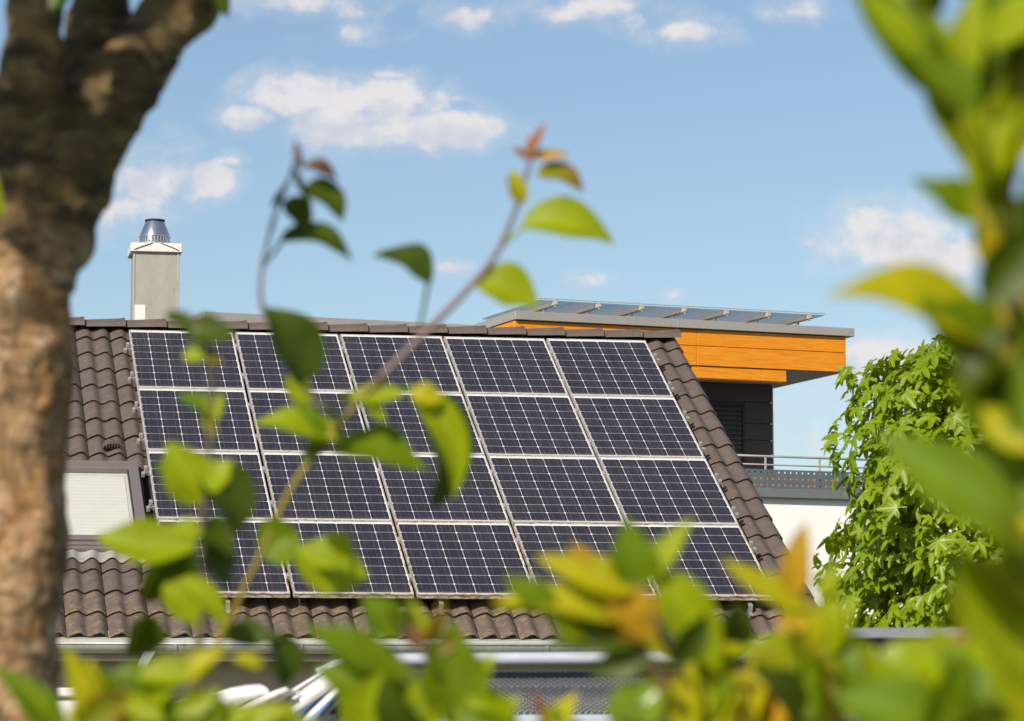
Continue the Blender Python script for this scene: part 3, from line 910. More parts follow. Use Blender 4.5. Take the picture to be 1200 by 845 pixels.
# charcoal wall in wide boards with shadow gaps, a blind-covered window
WX, WY = 4.085, 1.6
core = MB(); core.box((.3, WY + .02, 0), (WX - .012, 4.4, 6.12)); core.build('wall', M['seal'], mod)
zz = [4.6, 4.92, 5.255, 5.43, 5.635, 5.90, 6.124]
wx0, wx1, wz0, wz1 = 3.22, 3.675, 4.95, 5.85
for k in range(len(zz) - 1):
    for (a, b) in ((.3, wx0 - .03), (wx1 + .03, WX)):
        cb = MB(); cb.bbox((a, WY, zz[k] + .004), (b, WY + .019, zz[k + 1] - .004), .002); cb.build('cladding_board', M['dark_board'], mod)
cb = MB(); cb.bbox((wx0 - .029, WY, wz1 + .03), (wx1 + .029, WY + .019, 6.12), .002); cb.build('cladding_board', M['dark_board'], mod)
et = MB(); et.bbox((WX + .001, WY - .004, 4.6), (WX + .014, WY + .02, 6.12), .002); et.build('corner_trim', M['galv'], mod)
wn = empty('window'); wn.parent = mod
wf = MB()
wf.bbox((wx0 - .028, WY - .012, wz1), (wx1 + .028, WY + .018, wz1 + .028), .002)
wf.bbox((wx1, WY - .012, 4.62), (wx1 + .028, WY + .018, wz1 - .001), .002)
wf.bbox((wx0 - .028, WY - .012, 4.62), (wx0, WY + .018, wz1 - .001), .002)
wf.build('frame', M['seal'], wn)
bsl = MB(); bsl.bbox((wx0 + .004, -.004, -.022), (wx1 - .004, .004, .022), .002); bsl_me = bsl.mesh('blind_slat', M['shed'])
for k in range(20):
    link('blind_slat', bsl_me, wn, (0, WY + .006, wz1 - .035 - k * .06), (radians(-28), 0, 0))
# white base storey with terrace, perforated balcony sheet and railing
wb = MB(); wb.box((1.0, .10, 0), (6.2, 6.0, 4.60)); wb.build('wall', M['white_render'], mod)
ps = MB()
px0, px1, pz0, pz1 = 2.0, 5.6, 4.70, 4.925
ncol, nrow = 46, 3
gx = [px0]
for i in range(ncol):
    c = px0 + (i + .5) * (px1 - px0) / ncol; gx += [c - .0105, c + .0105]
gx.append(px1)
gz = [pz0]
for i in range(nrow):
    c = pz0 + (i + .55) * (pz1 - pz0) / nrow; gz += [c - .0105, c + .0105]
gz.append(pz1)
vs = [(x, 0.04, z) for z in gz for x in gx]
n = len(gx)
ps.add(vs, [(r * n + c, r * n + c + 1, (r + 1) * n + c + 1, (r + 1) * n + c) for r in range(len(gz) - 1) for c in range(n - 1) if not (r % 2 == 1 and c % 2 == 1)])
psh = ps.build('balcony_sheet', M['blue_grey'], mod)
sol = psh.modifiers.new('thickness', 'SOLIDIFY'); sol.thickness = .006; sol.offset = 0
pp = MB(); pp.bbox((px0, .38, 4.601), (4.55, .42, 4.905), .004); pp.build('inner_parapet', M['wood'], mod)
pl = MB(); pl.bbox((px0, .02, 4.595), (px1, .10, 4.699), .004); pl.build('balcony_trim', M['balcony_cap'], mod)
rlg = empty('railing'); rlg.parent = mod
for z in (5.085, 4.985):
    b = MB(); b.tube([(1.9, .10, z), (5.6, .10, z)], .014 if z > 5 else .010, 8); b.build('bar', M['galv'], rlg)
for i in range(6):
    b = MB(); b.bbox((3.225 - .72 * 1 + .72 * i - .012, .092, 4.72), (3.225 - .72 + .72 * i + .012, .108, 5.075), .002); b.build('post', M['galv'], rlg)
# glass canopy on the roof: sheets carried by bars on short posts
can = empty('glass_canopy'); can.parent = mod
cz0 = 6.835
bar0, bsp = .632, .553
for k in range(7):
    x = bar0 + bsp * k
    b = MB(); b.bbox((x - .036, .30, cz0 - .058), (x + .036, 2.1, cz0 - .012), .003); b.bbox((x - .012, .302, cz0 - .075), (x + .012, .34, cz0 - .0455), .002)
    b.bbox((x - .022, .30 - .012, cz0 - .05), (x + .022, .2995, cz0 + .012), .002)
    b.build('bar', M['skylight_bar'], can)
    for y_ in (.62, 1.8):
        p = MB(); p.bbox((x - .018, y_, RZ + .001), (x + .018, y_ + .035, cz0 - .059), .002); p.build('post', M['galv'], can)
for k in range(8):
    a = .43 if k == 0 else bar0 + bsp * (k - 1) + .003
    b_ = bar0 + bsp * k - .003 if k < 7 else 4.15
    p = MB(); p.box((a, .315, cz0 - .010), (b_, 2.1, cz0)); p.build('pane', M['canopy_glass'], can)
fe = MB(); fe.bbox((.42, .296, cz0 + .0125), (4.16, .312, cz0 + .022), .002); fe.build('front_rail', M['skylight_bar'], can)

# ------------------------------------------------------------------ plants: helpers
def add_leaf(parent, b, t, wpx, d, mk='leaf', dz=0.0, arch=0.0, n=None, fold=0.42, curl=None, petiole=None, name='leaf', shape=0.8, wav=0.10):
    """one leaf from base pixel b to tip pixel t about d metres away; wpx = blade width, arch = sideways bow of the midrib"""
    B = at(b[0], b[1], d); T = at(t[0], t[1], d + dz)
    sc = d / F
    ax = (T - B)
    L = ax.length
    axn = ax.normalized()
    view = (V((0, 0, EYE)) - (B + T) / 2).normalized()
    if n is None: n = (view * 0.8 + V((rng.uniform(-.7, .5), rng.uniform(-.3, .3), rng.uniform(-.1, .8))))
    n = V(n)
    n = (n - axn * n.dot(axn)).normalized()
    side = axn.cross(n).normalized()
    pv = axn.cross(view).normalized()
    vis = abs(side.dot(pv))
    wd_ = wpx * sc / max(0.45, vis)
    if curl is None: curl = rng.uniform(.02, .16)
    C = (B + T) / 2 + pv * (arch * sc) + n * (curl * L)
    NL, NW_ = 12, 6
    vs = []; uvs = []
    ph = rng.uniform(0, 6)
    for i in range(NL + 1):
        q = i / NL
        p = B * (1 - q) ** 2 + C * (2 * q * (1 - q)) + T * q * q
        tg = ((C - B) * (1 - q) + (T - C) * q).normalized()
        sd_ = (side - tg * side.dot(tg)).normalized(); nn_ = sd_.cross(tg)
        if nn_.dot(n) < 0: nn_ = -nn_
        x = q ** shape
        w_ = wd_ * 0.5 * max(0.0, sin(pi * min(1, x))) ** 0.85 * (1 - 0.25 * q ** 3) + 0.0004
        for k in range(NW_ + 1):
            e = (k / NW_ - 0.5) * 2
            z = fold * abs(e) ** 1.4 * w_ + wav * w_ * sin(9 * q + ph + e) * abs(e)
            vs.append(p + sd_ * (e * w_) + nn_ * z)
            uvs.append((k / NW_, q))
    me = bpy.data.meshes.new(name)
    cen = B.copy()
    fs = [(i * (NW_ + 1) + k, i * (NW_ + 1) + k + 1, (i + 1) * (NW_ + 1) + k + 1, (i + 1) * (NW_ + 1) + k) for i in range(NL) for k in range(NW_)]
    if petiole is not None:
        Pp = at(petiole[0], petiole[1], d)
        r = 0.0011 * max(1, d / 2)
        k0 = len(vs)
        dr_ = (B - Pp).normalized(); s1 = dr_.cross(V((0, 1, 0.2))).normalized(); s2 = dr_.cross(s1)
        for p in (Pp, B + axn * L * .04):
            for a in range(4): vs.append(p + (s1 * cos(a * pi / 2) + s2 * sin(a * pi / 2)) * r); uvs.append((.5, 0))
        for a in range(4): fs.append((k0 + a, k0 + (a + 1) % 4, k0 + 4 + (a + 1) % 4, k0 + 4 + a))
    me.from_pydata([v - cen for v in vs], [], fs)
    ul = me.uv_layers.new(name='UVMap')
    for lp in me.loops: ul.data[lp.index].uv = uvs[lp.vertex_index]
    for p in me.polygons: p.use_smooth = True
    me.materials.append(M[mk]); me.update()
    o = link(name, me, parent)
    o.location = cen - parent.location
    return o


def add_stem(parent, pts, d, r0, r1, mk, name='stem', dz=None, n=8):
    P = []
    for i, p in enumerate(pts):
        dd = d + (dz[i] if dz else 0)
        P.append(at(p[0], p[1], dd) - parent.location)
    # resample smoothly
    Q = []
    for i in range(len(P) - 1):
        p0, p1, p2, p3 = P[max(0, i - 1)], P[i], P[i + 1], P[min(len(P) - 1, i + 2)]
        for k in range(4):
            t = k / 4
            Q.append(0.5 * ((2 * p1) + (p2 - p0) * t + (2 * p0 - 5 * p1 + 4 * p2 - p3) * t * t + (3 * p1 - p0 - 3 * p2 + p3) * t ** 3))
    Q.append(P[-1])
    m_ = len(Q)
    rad = [(r0 + (r1 - r0) * i / (m_ - 1)) * (1 + .12 * (rng.random() - .5)) for i in range(m_)]
    b = MB(); b.tube(Q, rad, n)
    return b.build(name, M[mk], parent)


def root_stem(parent, p, d, r, mk, lean=(0, 0)):
    """carries a stem on from pixel p down to the ground"""
    a = at(p[0], p[1], d) - parent.location
    g_ = V((a.x + lean[0], a.y + lean[1], 0))
    pts = [g_ * (1 - q) + a * q + V((sin(q * 7) * .01, cos(q * 6) * .01, 0)) for q in (0, .2, .4, .6, .8, 1)]
    pts[-1] = a
    b = MB(); b.tube(pts, [r * 1.5, r * 1.4, r * 1.3, r * 1.2, r * 1.1, r], 8)
    return b.build('stem', M[mk], parent)


def plant(name, px, d, label, cat, group=None):
    p = at(px, 700, d)
    o = empty(name, (p.x, p.y, 0))
    return setp(o, label, cat, group)


# ------------------------------------------------------------------ sweetgum tree beside the houses
GD = 17.0
gp = at(1166, 620, GD)
gum = empty('sweetgum_tree', (gp.x, gp.y, 0))
setp(gum, 'leafy green sweetgum tree with star shaped leaves right of the roof', 'tree')
mpp = GD / F
def gz_(py): return at(1166, py, GD).z
PROF = [(378, 12), (400, 80), (425, 140), (500, 164), (560, 184), (620, 194), (700, 180), (780, 175), (850, 120)]
def crown_r(z):
    pts = [(gz_(a), b * mpp) for a, b in PROF]
    if z >= pts[0][0]: return 0
    for (z1, r1), (z0, r0) in zip(pts, pts[1:]):
        if z >= z0: return r0 + (r1 - r0) * (z - z0) / (z1 - z0)
    return 0
tb = MB()
tb.tube([(0, 0, 0), (.02, .01, .7), (-.01, 0, 1.5), (.015, .01, 2.4), (0, .0, 3.2), (0, 0, 3.66)], [.06, .052, .044, .032, .018, .005], 10)
tb.build('trunk', M['tree_bark_grey'], gum)
g_rng = random.Random(21)
brs = []
for k in range(46):
    z = 1.55 + 2.05 * (k + .5) / 46
    a = k * 2.399 + g_rng.uniform(-.3, .3)
    r = crown_r(min(z + .15, 3.6)) * g_rng.uniform(.75, 1.0)
    brs.append((z, a, r))
    b = MB()
    p0 = V((0, 0, z)); p1 = V((cos(a) * r * .5, sin(a) * r * .5, z + .10)); p2 = V((cos(a) * r, sin(a) * r, z + .16 * (1 - r)))
    b.tube([p0, p1, p2], [.010, .006, .003], 6)
    b.build('branch', M['tree_bark_grey'], gum)


def star_leaf(seed):
    r = random.Random(seed)
    mb = MB(); vs = [(0, 0, 0)]; fs = []
    lob = [(-115, .62), (-57, .90), (0, 1.06), (57, .90), (115, .62)]
    out = []
    for i, (a, l) in enumerate(lob):
        a += r.uniform(-7, 7); l *= r.uniform(.88, 1.08)
        an = radians(a)
        for (da, f_) in ((-21, .58), (-11, .82), (0, 1.0), (11, .82), (21, .58)):
            out.append((radians(a + da), l * f_))
        if i < 4: out.append((radians((lob[i][0] + lob[i + 1][0]) / 2), .42))
    out = [(radians(-158), .16)] + out + [(radians(158), .16)]
    droop = r.uniform(.12, .40)
    for a, l in out:
        y, x = l * cos(a), l * sin(a)
        rr = sqrt(x * x + y * y)
        vs.append((x, y + .1, -droop * rr * rr + .10 * abs(sin(3 * a)) * rr))
    n = len(out)
    for i in range(n - 1): fs.append((0, 1 + i, 2 + i))
    me = bpy.data.meshes.new('leaf')
    # short petiole
    k0 = len(vs)
    vs += [(-.012, .1, 0), (.012, .1, 0), (.010, -.55, .10), (-.010, -.55, .10)]
    fs.append((k0, k0 + 1, k0 + 2, k0 + 3))
    me.from_pydata(vs, [], fs)
    ul = me.uv_layers.new(name='UVMap')
    for lp in me.loops:
        v = vs[lp.vertex_index]; ul.data[lp.index].uv = (v[0] * .5 + .5, v[1] * .5 + .3)
    for p in me.polygons: p.use_smooth = True
    me.materials.append(M['gum_leaf']); me.update()
    return me
stars = [star_leaf(s) for s in range(6)]
LV = []
for q in range(8400):
    z = g_rng.uniform(1.35, 3.78)
    R_ = crown_r(z)
    if g_rng.random() > (R_ / .85 + .12): continue
    a = g_rng.uniform(0, 2 * pi)
    lump = 1 + .16 * sin(a * 3 + z * 5) + .10 * sin(a * 7 - z * 9)
    rr = R_ * (g_rng.uniform(.25, 1.0) ** .5) * lump
    o_ = V((cos(a), sin(a), 0))
    P_ = V((o_.x * rr, o_.y * rr, z))
    nrm = (o_ * g_rng.uniform(.3, 1.1) + V((0, 0, g_rng.uniform(.25, 1.0))) + V((g_rng.uniform(-.5, .5), g_rng.uniform(-.5, .5), g_rng.uniform(-.3, .3)))).normalized()
    tipd = (o_ * .5 + V((g_rng.uniform(-.7, .7), g_rng.uniform(-.7, .7), g_rng.uniform(-1.1, .25))))
    tipd = (tipd - nrm * tipd.dot(nrm)).normalized()
    xx = tipd.cross(nrm).normalized()
    sc = g_rng.uniform(.048, .095)
    Mx = Matrix(((xx.x, tipd.x, nrm.x, 0), (xx.y, tipd.y, nrm.y, 0), (xx.z, tipd.z, nrm.z, 0), (0, 0, 0, 1)))
    LV.append((rr * cos(a + pi / 2 + 0) * 0 + P_.y - .25 * P_.length * 0, Matrix.Translation(P_) @ Mx @ Matrix.Scale(sc, 4), g_rng.randrange(6)))
# upright twigs with young leaves at the very top
for q in range(26):
    z = g_rng.uniform(3.5, 3.86); a = g_rng.uniform(0, 2 * pi); rr = g_rng.uniform(0, .30) * (4.6 - z)
    nrm = V((cos(a) * .8, sin(a) * .8 - .3, g_rng.uniform(.2, .8))).normalized(); tipd = V((g_rng.uniform(-1, 1), g_rng.uniform(-1, 1), -.6)); tipd = (tipd - nrm * tipd.dot(nrm)).normalized(); xx = tipd.cross(nrm)
    Mx = Matrix(((xx.x, tipd.x, nrm.x, 0), (xx.y, tipd.y, nrm.y, 0), (xx.z, tipd.z, nrm.z, 0), (0, 0, 0, 1)))
    LV.append((-1, Matrix.Translation(V((rr * cos(a), rr * sin(a), z))) @ Mx @ Matrix.Scale(g_rng.uniform(.04, .065), 4), g_rng.randrange(6)))
LV.sort(key=lambda q: q[0])
for q, (y_, Mx, k) in enumerate(LV[:300]):
    o = link('leaf', stars[k], gum); o.matrix_local = Mx
mb = MB()
uvs_ = []
for (y_, Mx, k) in LV[300:]:
    me = stars[k]
    mb.add([Mx @ v.co for v in me.vertices], [tuple(p.vertices) for p in me.polygons], True)
o = mb.build('foliage', M['gum_leaf'], gum)
o.data.uv_layers.new(name='UVMap')
o['kind'] = 'stuff'

# ------------------------------------------------------------------ cherry tree at the left
TD = 3.0
tp = at(15, 700, TD)
tree = empty('cherry_tree', (tp.x, tp.y, 0))
setp(tree, 'cherry tree trunk with forked limbs and flaking orange bark at left', 'tree')
def path(pts, d=TD, dz=None):
    return [at(p[0], p[1], d + (dz[i] if dz else 0)) - tree.location for i, p in enumerate(pts)]
k_ = TD / F
def curve(P, R, sub=5):
    Q = []; S = []
    for i in range(len(P) - 1):
        p0, p1, p2, p3 = P[max(0, i - 1)], P[i], P[i + 1], P[min(len(P) - 1, i + 2)]
        for k in range(sub):
            t = k / sub
            Q.append(0.5 * ((2 * p1) + (p2 - p0) * t + (2 * p0 - 5 * p1 + 4 * p2 - p3) * t * t + (3 * p1 - p0 - 3 * p2 + p3) * t ** 3)); S.append(R[i] + (R[i + 1] - R[i]) * t)
    return Q + [P[-1]], S + [R[-1]]
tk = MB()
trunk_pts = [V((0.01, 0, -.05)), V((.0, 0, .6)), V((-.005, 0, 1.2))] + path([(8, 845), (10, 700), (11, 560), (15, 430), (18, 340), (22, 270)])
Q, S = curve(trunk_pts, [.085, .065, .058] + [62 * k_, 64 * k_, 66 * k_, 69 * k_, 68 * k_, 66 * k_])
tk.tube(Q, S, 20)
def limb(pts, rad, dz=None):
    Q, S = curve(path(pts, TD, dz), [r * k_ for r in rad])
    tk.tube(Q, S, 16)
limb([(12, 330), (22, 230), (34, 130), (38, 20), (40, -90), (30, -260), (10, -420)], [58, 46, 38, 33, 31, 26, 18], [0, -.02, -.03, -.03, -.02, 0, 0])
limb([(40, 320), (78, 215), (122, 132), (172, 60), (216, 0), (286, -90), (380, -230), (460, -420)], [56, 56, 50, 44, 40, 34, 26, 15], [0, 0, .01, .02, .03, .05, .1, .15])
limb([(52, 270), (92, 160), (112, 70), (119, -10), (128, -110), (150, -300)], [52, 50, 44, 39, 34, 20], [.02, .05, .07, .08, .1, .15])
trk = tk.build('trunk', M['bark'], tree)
md = trk.modifiers.new('merge', 'REMESH'); md.mode = 'VOXEL'; md.voxel_size = .0055; md.use_smooth_shade = True
md = trk.modifiers.new('soften', 'SMOOTH'); md.factor = .5; md.iterations = 6
tx = bpy.data.textures.new('bark_lumps', 'CLOUDS'); tx.noise_scale = .03; tx.noise_depth = 4
md = trk.modifiers.new('lumps', 'DISPLACE'); md.texture = tx; md.strength = .017; md.mid_level = .5; md.texture_coords = 'LOCAL'
tx2 = bpy.data.textures.new('bark_knots', 'CLOUDS'); tx2.noise_scale = .09; tx2.noise_depth = 1
md = trk.modifiers.new('knots', 'DISPLACE'); md.texture = tx2; md.strength = .014; md.mid_level = .5; md.texture_coords = 'LOCAL'
# crown above the picture, unseen; leaves kept or dropped to shade fork and side shoot
c_rng = random.Random(4)
lf = MB()
def simple_leaf(mb, P, axd, nrm, L, W):
    sd_ = axd.cross(nrm).normalized()
    q = [(0, 0), (.25, .8), (.5, 1.0), (.78, .62), (1, 0)]
    k = len(mb.v)
    for (t, w_) in q: mb.v += [tuple(P + axd * (t * L) - sd_ * (w_ * W / 2) + nrm * (.12 * w_ * W - .25 * L * t * t)), tuple(P + axd * (t * L) - nrm * (.25 * L * t * t)), tuple(P + axd * (t * L) + sd_ * (w_ * W / 2) + nrm * (.12 * w_ * W - .25 * L * t * t))]
    for i in range(4):
        for j in range(2): mb.f.append((k + 3 * i + j, k + 3 * i + j + 1, k + 3 * i + j + 4, k + 3 * i + j + 3)); mb.s.append(True)
for q in range(9000):
    th_, ph_ = c_rng.uniform(0, 2 * pi), math.acos(c_rng.uniform(-1, 1)); rr = c_rng.uniform(.1, 1) ** .4
    P_ = V((-.72 + 1.35 * rr * sin(ph_) * cos(th_), 2.75 + 1.5 * rr * sin(ph_) * sin(th_), 3.15 + .95 * rr * cos(ph_)))
    if P_.z < EYE + .235 * max(P_.y, 0) + .14: continue
    t_ = (3 - P_.y) / -SUN_TO.y
    x0_, z0_ = P_.x - SUN_TO.x * t_, P_.z - SUN_TO.z * t_
    if P_.y < 3.1 and x0_ < -.25 and z0_ < 2.06 - .9 * (x0_ + .44) + .03 * sin(x0_ * 60): continue      # dropped where they would shade the lower trunk
    if x0_ < -.39 and c_rng.random() > .03: continue
    if P_.y < 3.05 and x0_ > -.25 and not (-.06 < x0_ < .16 and 1.60 < z0_ < 2.05): continue  # here only leaves that shade the side shoot remain
    nrm = V((c_rng.uniform(-.6, .6), c_rng.uniform(-.6, .6), 1)).normalized(); axd = V((c_rng.uniform(-1, 1), c_rng.uniform(-1, 1), c_rng.uniform(-.8, .2))); axd = (axd - nrm * axd.dot(nrm)).normalized()
    simple_leaf(lf, P_ - tree.location, axd, nrm, c_rng.uniform(.07, .12), c_rng.uniform(.04, .06))
o = lf.build('crown', M['leaf'], tree); o.data.uv_layers.new(name='UVMap'); o['kind'] = 'stuff'
add_leaf(tree, (255, -20), (267, 20), 24, 3.0, 'leaf_old_shaded')
add_leaf(tree, (95, -25), (60, 20), 30, 2.9, 'leaf_old_shaded')
add_leaf(tree, (-22, 180), (5, 255), 26, 2.7, 'leaf_lime', n=(-.3, -.9, .2))
add_leaf(tree, (150, -35), (90, 8), 26, 2.85, 'leaf_old_shaded')

# ------------------------------------------------------------------ long shoots in front of the panels
SD = 2.5
sa = plant('leafy_shoot', 235, SD, 'long leaning two-tipped shoot with reddish young leaves against the sky', 'shrub shoot', 'slender leafy shoots before the panels')
add_stem(sa, [(205, 850), (237, 790), (263, 740), (285, 692), (303, 655), (340, 575), (375, 527), (405, 488), (442, 447)], SD, 3.8 * SD / F, 4.0 * SD / F, 'stem_yellow')
add_stem(sa, [(442, 447), (500, 388), (545, 342), (580, 300), (602, 252), (614, 215), (622, 185)], SD, 4.7 * SD / F, 2.4 * SD / F, 'stem_grey')
root_stem(sa, (205, 850), SD, 5.5 * SD / F, 'stem_brown')
FR = (-.25, -.85, .45)
UPN = (-.35, -.35, .85)
add_leaf(sa, (620, 190), (641, 143), 13, SD, 'leaf_red')
add_leaf(sa, (622, 184), (668, 182), 12, SD, 'leaf_orange')
add_leaf(sa, (618, 186), (600, 172), 7, SD, 'leaf_red')
add_leaf(sa, (628, 205), (684, 226), 25, SD, 'leaf_olive', arch=-10, n=(.2, -.7, .6))
add_leaf(sa, (612, 240), (601, 198), 22, SD, 'leaf_yellow')
add_leaf(sa, (606, 232), (594, 206), 9, SD, 'leaf_olive')
add_leaf(sa, (610, 264), (720, 287), 46, SD, 'leaf_lime', arch=-22, n=FR, petiole=(588, 288))
add_leaf(sa, (553, 333), (630, 360), 50, SD, 'leaf_lime', arch=-16, n=FR, shape=1.0)
add_leaf(sa, (504, 336), (436, 300), 34, SD, 'leaf_old_shaded', arch=5, n=(.5, -.5, .7), petiole=(492, 384))
add_leaf(sa, (475, 462), (395, 468), 22, SD, 'leaf_lime', n=FR)
add_leaf(sa, (484, 455), (503, 598), 54, SD + .03, 'leaf_old_shaded', arch=-34, n=(.85, -.5, .1), shape=.95, fold=.5, petiole=(442, 447))
add_leaf(sa, (478, 452), (530, 585), 40, SD - .02, 'leaf_lime', arch=-52, n=(-.2, -.8, .5), fold=.55)
add_leaf(sa, (482, 462), (520, 470), 26, SD - .03, 'leaf_yellow', n=FR)
add_leaf(sa, (384, 520), (352, 540), 18, SD, 'leaf_old_shaded', n=FR)
add_leaf(sa, (430, 468), (452, 496), 16, SD, 'leaf_lime', n=FR)
add_leaf(sa, (388, 528), (503, 552), 52, SD, 'leaf', arch=14, n=(.6, -.4, .75))
add_leaf(sa, (404, 520), (296, 497), 34, SD, 'leaf_lime', arch=4, n=(-.3, -.6, .8))
add_leaf(sa, (398, 505), (360, 522), 24, SD, 'leaf_lime', n=FR)
add_leaf(sa, (352, 452), (308, 360), 60, SD - .04, 'leaf_old_shaded', arch=8, n=(.7, -.6, .1), petiole=(404, 492))
add_leaf(sa, (340, 438), (362, 478), 28, SD, 'leaf_lime', n=FR)
add_leaf(sa, (352, 470), (385, 515), 16, SD, 'leaf', n=FR)
add_leaf(sa, (308, 652), (352, 628), 62, SD, 'leaf', arch=-6, n=(.3, -.85, .3), shape=1.0)
add_leaf(sa, (348, 640), (432, 676), 74, SD - .05, 'leaf_lime', arch=20, n=FR, shape=1.0)
BD = 2.5
sb_ = sa
add_stem(sb_, [(405, 488), (384, 480), (362, 462), (341, 428), (322, 392), (307, 358), (306, 322), (315, 278), (323, 250), (337, 215), (352, 172)], BD, 3.6 * BD / F, 2.0 * BD / F, 'stem_grey')
add_stem(sb_, [(318, 270), (326, 240), (334, 215)], BD, 2.5 * BD / F, 1.8 * BD / F, 'stem_grey', 'twig')
add_leaf(sb_, (354, 198), (346, 165), 9, BD, 'leaf_bronze')
add_leaf(sb_, (355, 196), (395, 213), 16, BD, 'leaf_bronze', arch=-9, n=(.6, -.6, .3))
add_leaf(sb_, (356, 219), (401, 260), 32, BD, 'leaf_old_shaded', arch=-12, n=(.7, -.6, .2))
add_leaf(sb_, (331, 236), (353, 276), 31, BD, 'leaf_old_shaded', arch=-8, n=(.7, -.6, .1))
add_leaf(sb_, (326, 284), (413, 307), 27, BD, 'leaf_old_shaded', arch=-14, n=(.6, -.4, .5), petiole=(308, 312))
add_leaf(sb_, (335, 222), (318, 244), 7, BD, 'leaf_bronze')
add_leaf(sb_, (346, 196), (366, 240), 8, BD, 'leaf_old_shaded')
sc_ = plant('leafy_shoot', 225, 2.3, 'bushy shoot of broad two-toned leaves over the lower left panels', 'shrub shoot', 'slender leafy shoots before the panels')
CD = 2.3
add_stem(sc_, [(215, 850), (232, 760), (240, 690), (238, 610), (246, 520), (248, 450), (238, 390), (225, 372)], CD, 5 * CD / F, 2.2 * CD / F, 'stem_brown')
root_stem(sc_, (215, 850), CD, 5 * CD / F, 'stem_brown')
DRK = (.75, -.55, .2)
add_leaf(sc_, (216, 388), (278, 392), 34, CD, 'leaf_old_shaded', arch=4, n=DRK)
add_leaf(sc_, (225, 385), (192, 368), 20, CD, 'leaf_old_shaded', n=DRK)
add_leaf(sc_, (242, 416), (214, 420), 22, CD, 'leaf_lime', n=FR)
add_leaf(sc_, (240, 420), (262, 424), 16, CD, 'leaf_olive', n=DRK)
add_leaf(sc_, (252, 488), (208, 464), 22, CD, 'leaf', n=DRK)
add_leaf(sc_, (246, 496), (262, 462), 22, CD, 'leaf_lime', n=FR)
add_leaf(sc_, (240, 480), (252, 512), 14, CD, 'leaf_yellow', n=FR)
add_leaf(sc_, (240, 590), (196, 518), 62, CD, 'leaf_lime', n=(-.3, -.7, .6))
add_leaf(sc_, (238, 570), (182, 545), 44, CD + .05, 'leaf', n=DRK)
add_leaf(sc_, (236, 556), (276, 628), 60, CD, 'leaf_old_shaded', arch=-8, n=DRK)
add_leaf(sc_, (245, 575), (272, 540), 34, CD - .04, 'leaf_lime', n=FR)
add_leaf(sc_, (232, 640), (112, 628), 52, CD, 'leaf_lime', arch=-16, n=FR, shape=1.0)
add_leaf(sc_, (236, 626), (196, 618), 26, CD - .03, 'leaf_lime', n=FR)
add_leaf(sc_, (214, 628), (168, 708), 62, CD + .06, 'leaf_old_shaded', arch=8, n=DRK)
add_leaf(sc_, (238, 640), (268, 690), 34, CD, 'leaf_old_shaded', n=DRK)
add_leaf(sc_, (228, 618), (272, 652), 40, CD, 'leaf_old_shaded', n=DRK)
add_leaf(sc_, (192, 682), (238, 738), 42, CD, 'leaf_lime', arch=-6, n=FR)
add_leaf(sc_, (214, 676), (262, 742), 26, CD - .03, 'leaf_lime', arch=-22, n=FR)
add_leaf(sc_, (222, 690), (250, 724), 34, CD + .05, 'leaf_old_shaded', n=DRK)
add_leaf(sc_, (178, 720), (148, 770), 46, CD + .05, 'leaf_old_shaded', n=DRK)
add_leaf(sc_, (262, 742), (328, 746), 32, CD, 'leaf_old_shaded', arch=4, n=DRK)
add_leaf(sc_, (318, 742), (330, 808), 40, CD, 'leaf_old_shaded', arch=-4, n=DRK)

# ------------------------------------------------------------------ shrubs along the bottom
def shrub(name, px, d, label, stems, leaves, smat='stem_brown', r=4.5, cat='shrub', grp='shrubs along the bottom of the view'):
    o = plant(name, px, d, label, cat, grp)
    for st in stems:
        mk = smat
        if isinstance(st[0], str): mk, st = st[0], st[1:]
        add_stem(o, list(st), d, r * d / F, r * .55 * d / F, mk)
        root_stem(o, st[0], d, r * d / F, 'stem_brown')
    for L_ in leaves:
        b, t, w_, mk = L_[:4]
        kw = dict(L_[4]) if len(L_) > 4 else {}
        dd = d + kw.pop('d', 0)
        add_leaf(o, b, t, w_, dd, mk, **kw)
    return o
def filler(o, d, poly, n, mats, lo=60, hi=115, seed=1, up=1.0):
    r = random.Random(seed)
    xs_ = [q[0] for q in poly]; ys_ = [q[1] for q in poly]
    def inside(x, y):
        c = False
        for i in range(len(poly)):
            (x1, y1), (x2, y2) = poly[i - 1], poly[i]
            if (y1 > y) != (y2 > y) and x < (x2 - x1) * (y - y1) / (y2 - y1) + x1: c = not c
        return c
    k = 0
    while k < n:
        x, y = r.uniform(min(xs_), max(xs_)), r.uniform(min(ys_), max(ys_))
        if not inside(x, y): continue
        L = r.uniform(lo, hi); a = r.uniform(-1.2, 1.2) * up - pi / 2
        dx, dy = cos(a) * L, sin(a) * L
        nn = (-.05 + r.uniform(-.75, .75), -.7, .35 + r.uniform(-.5, .6))
        add_leaf(o, (x - dx * .5, y - dy * .5), (x + dx * .5, y + dy * .5), L * r.uniform(.38, .52), d + r.uniform(-.06, .12), r.choice(mats), n=nn, arch=r.uniform(-14, 14), dz=r.uniform(-.02, .03), curl=r.uniform(-.02, .12))
        k += 1
    return o
GL = (-.20, -.90, .34)      # turned to throw the sun back
LD = 1.9
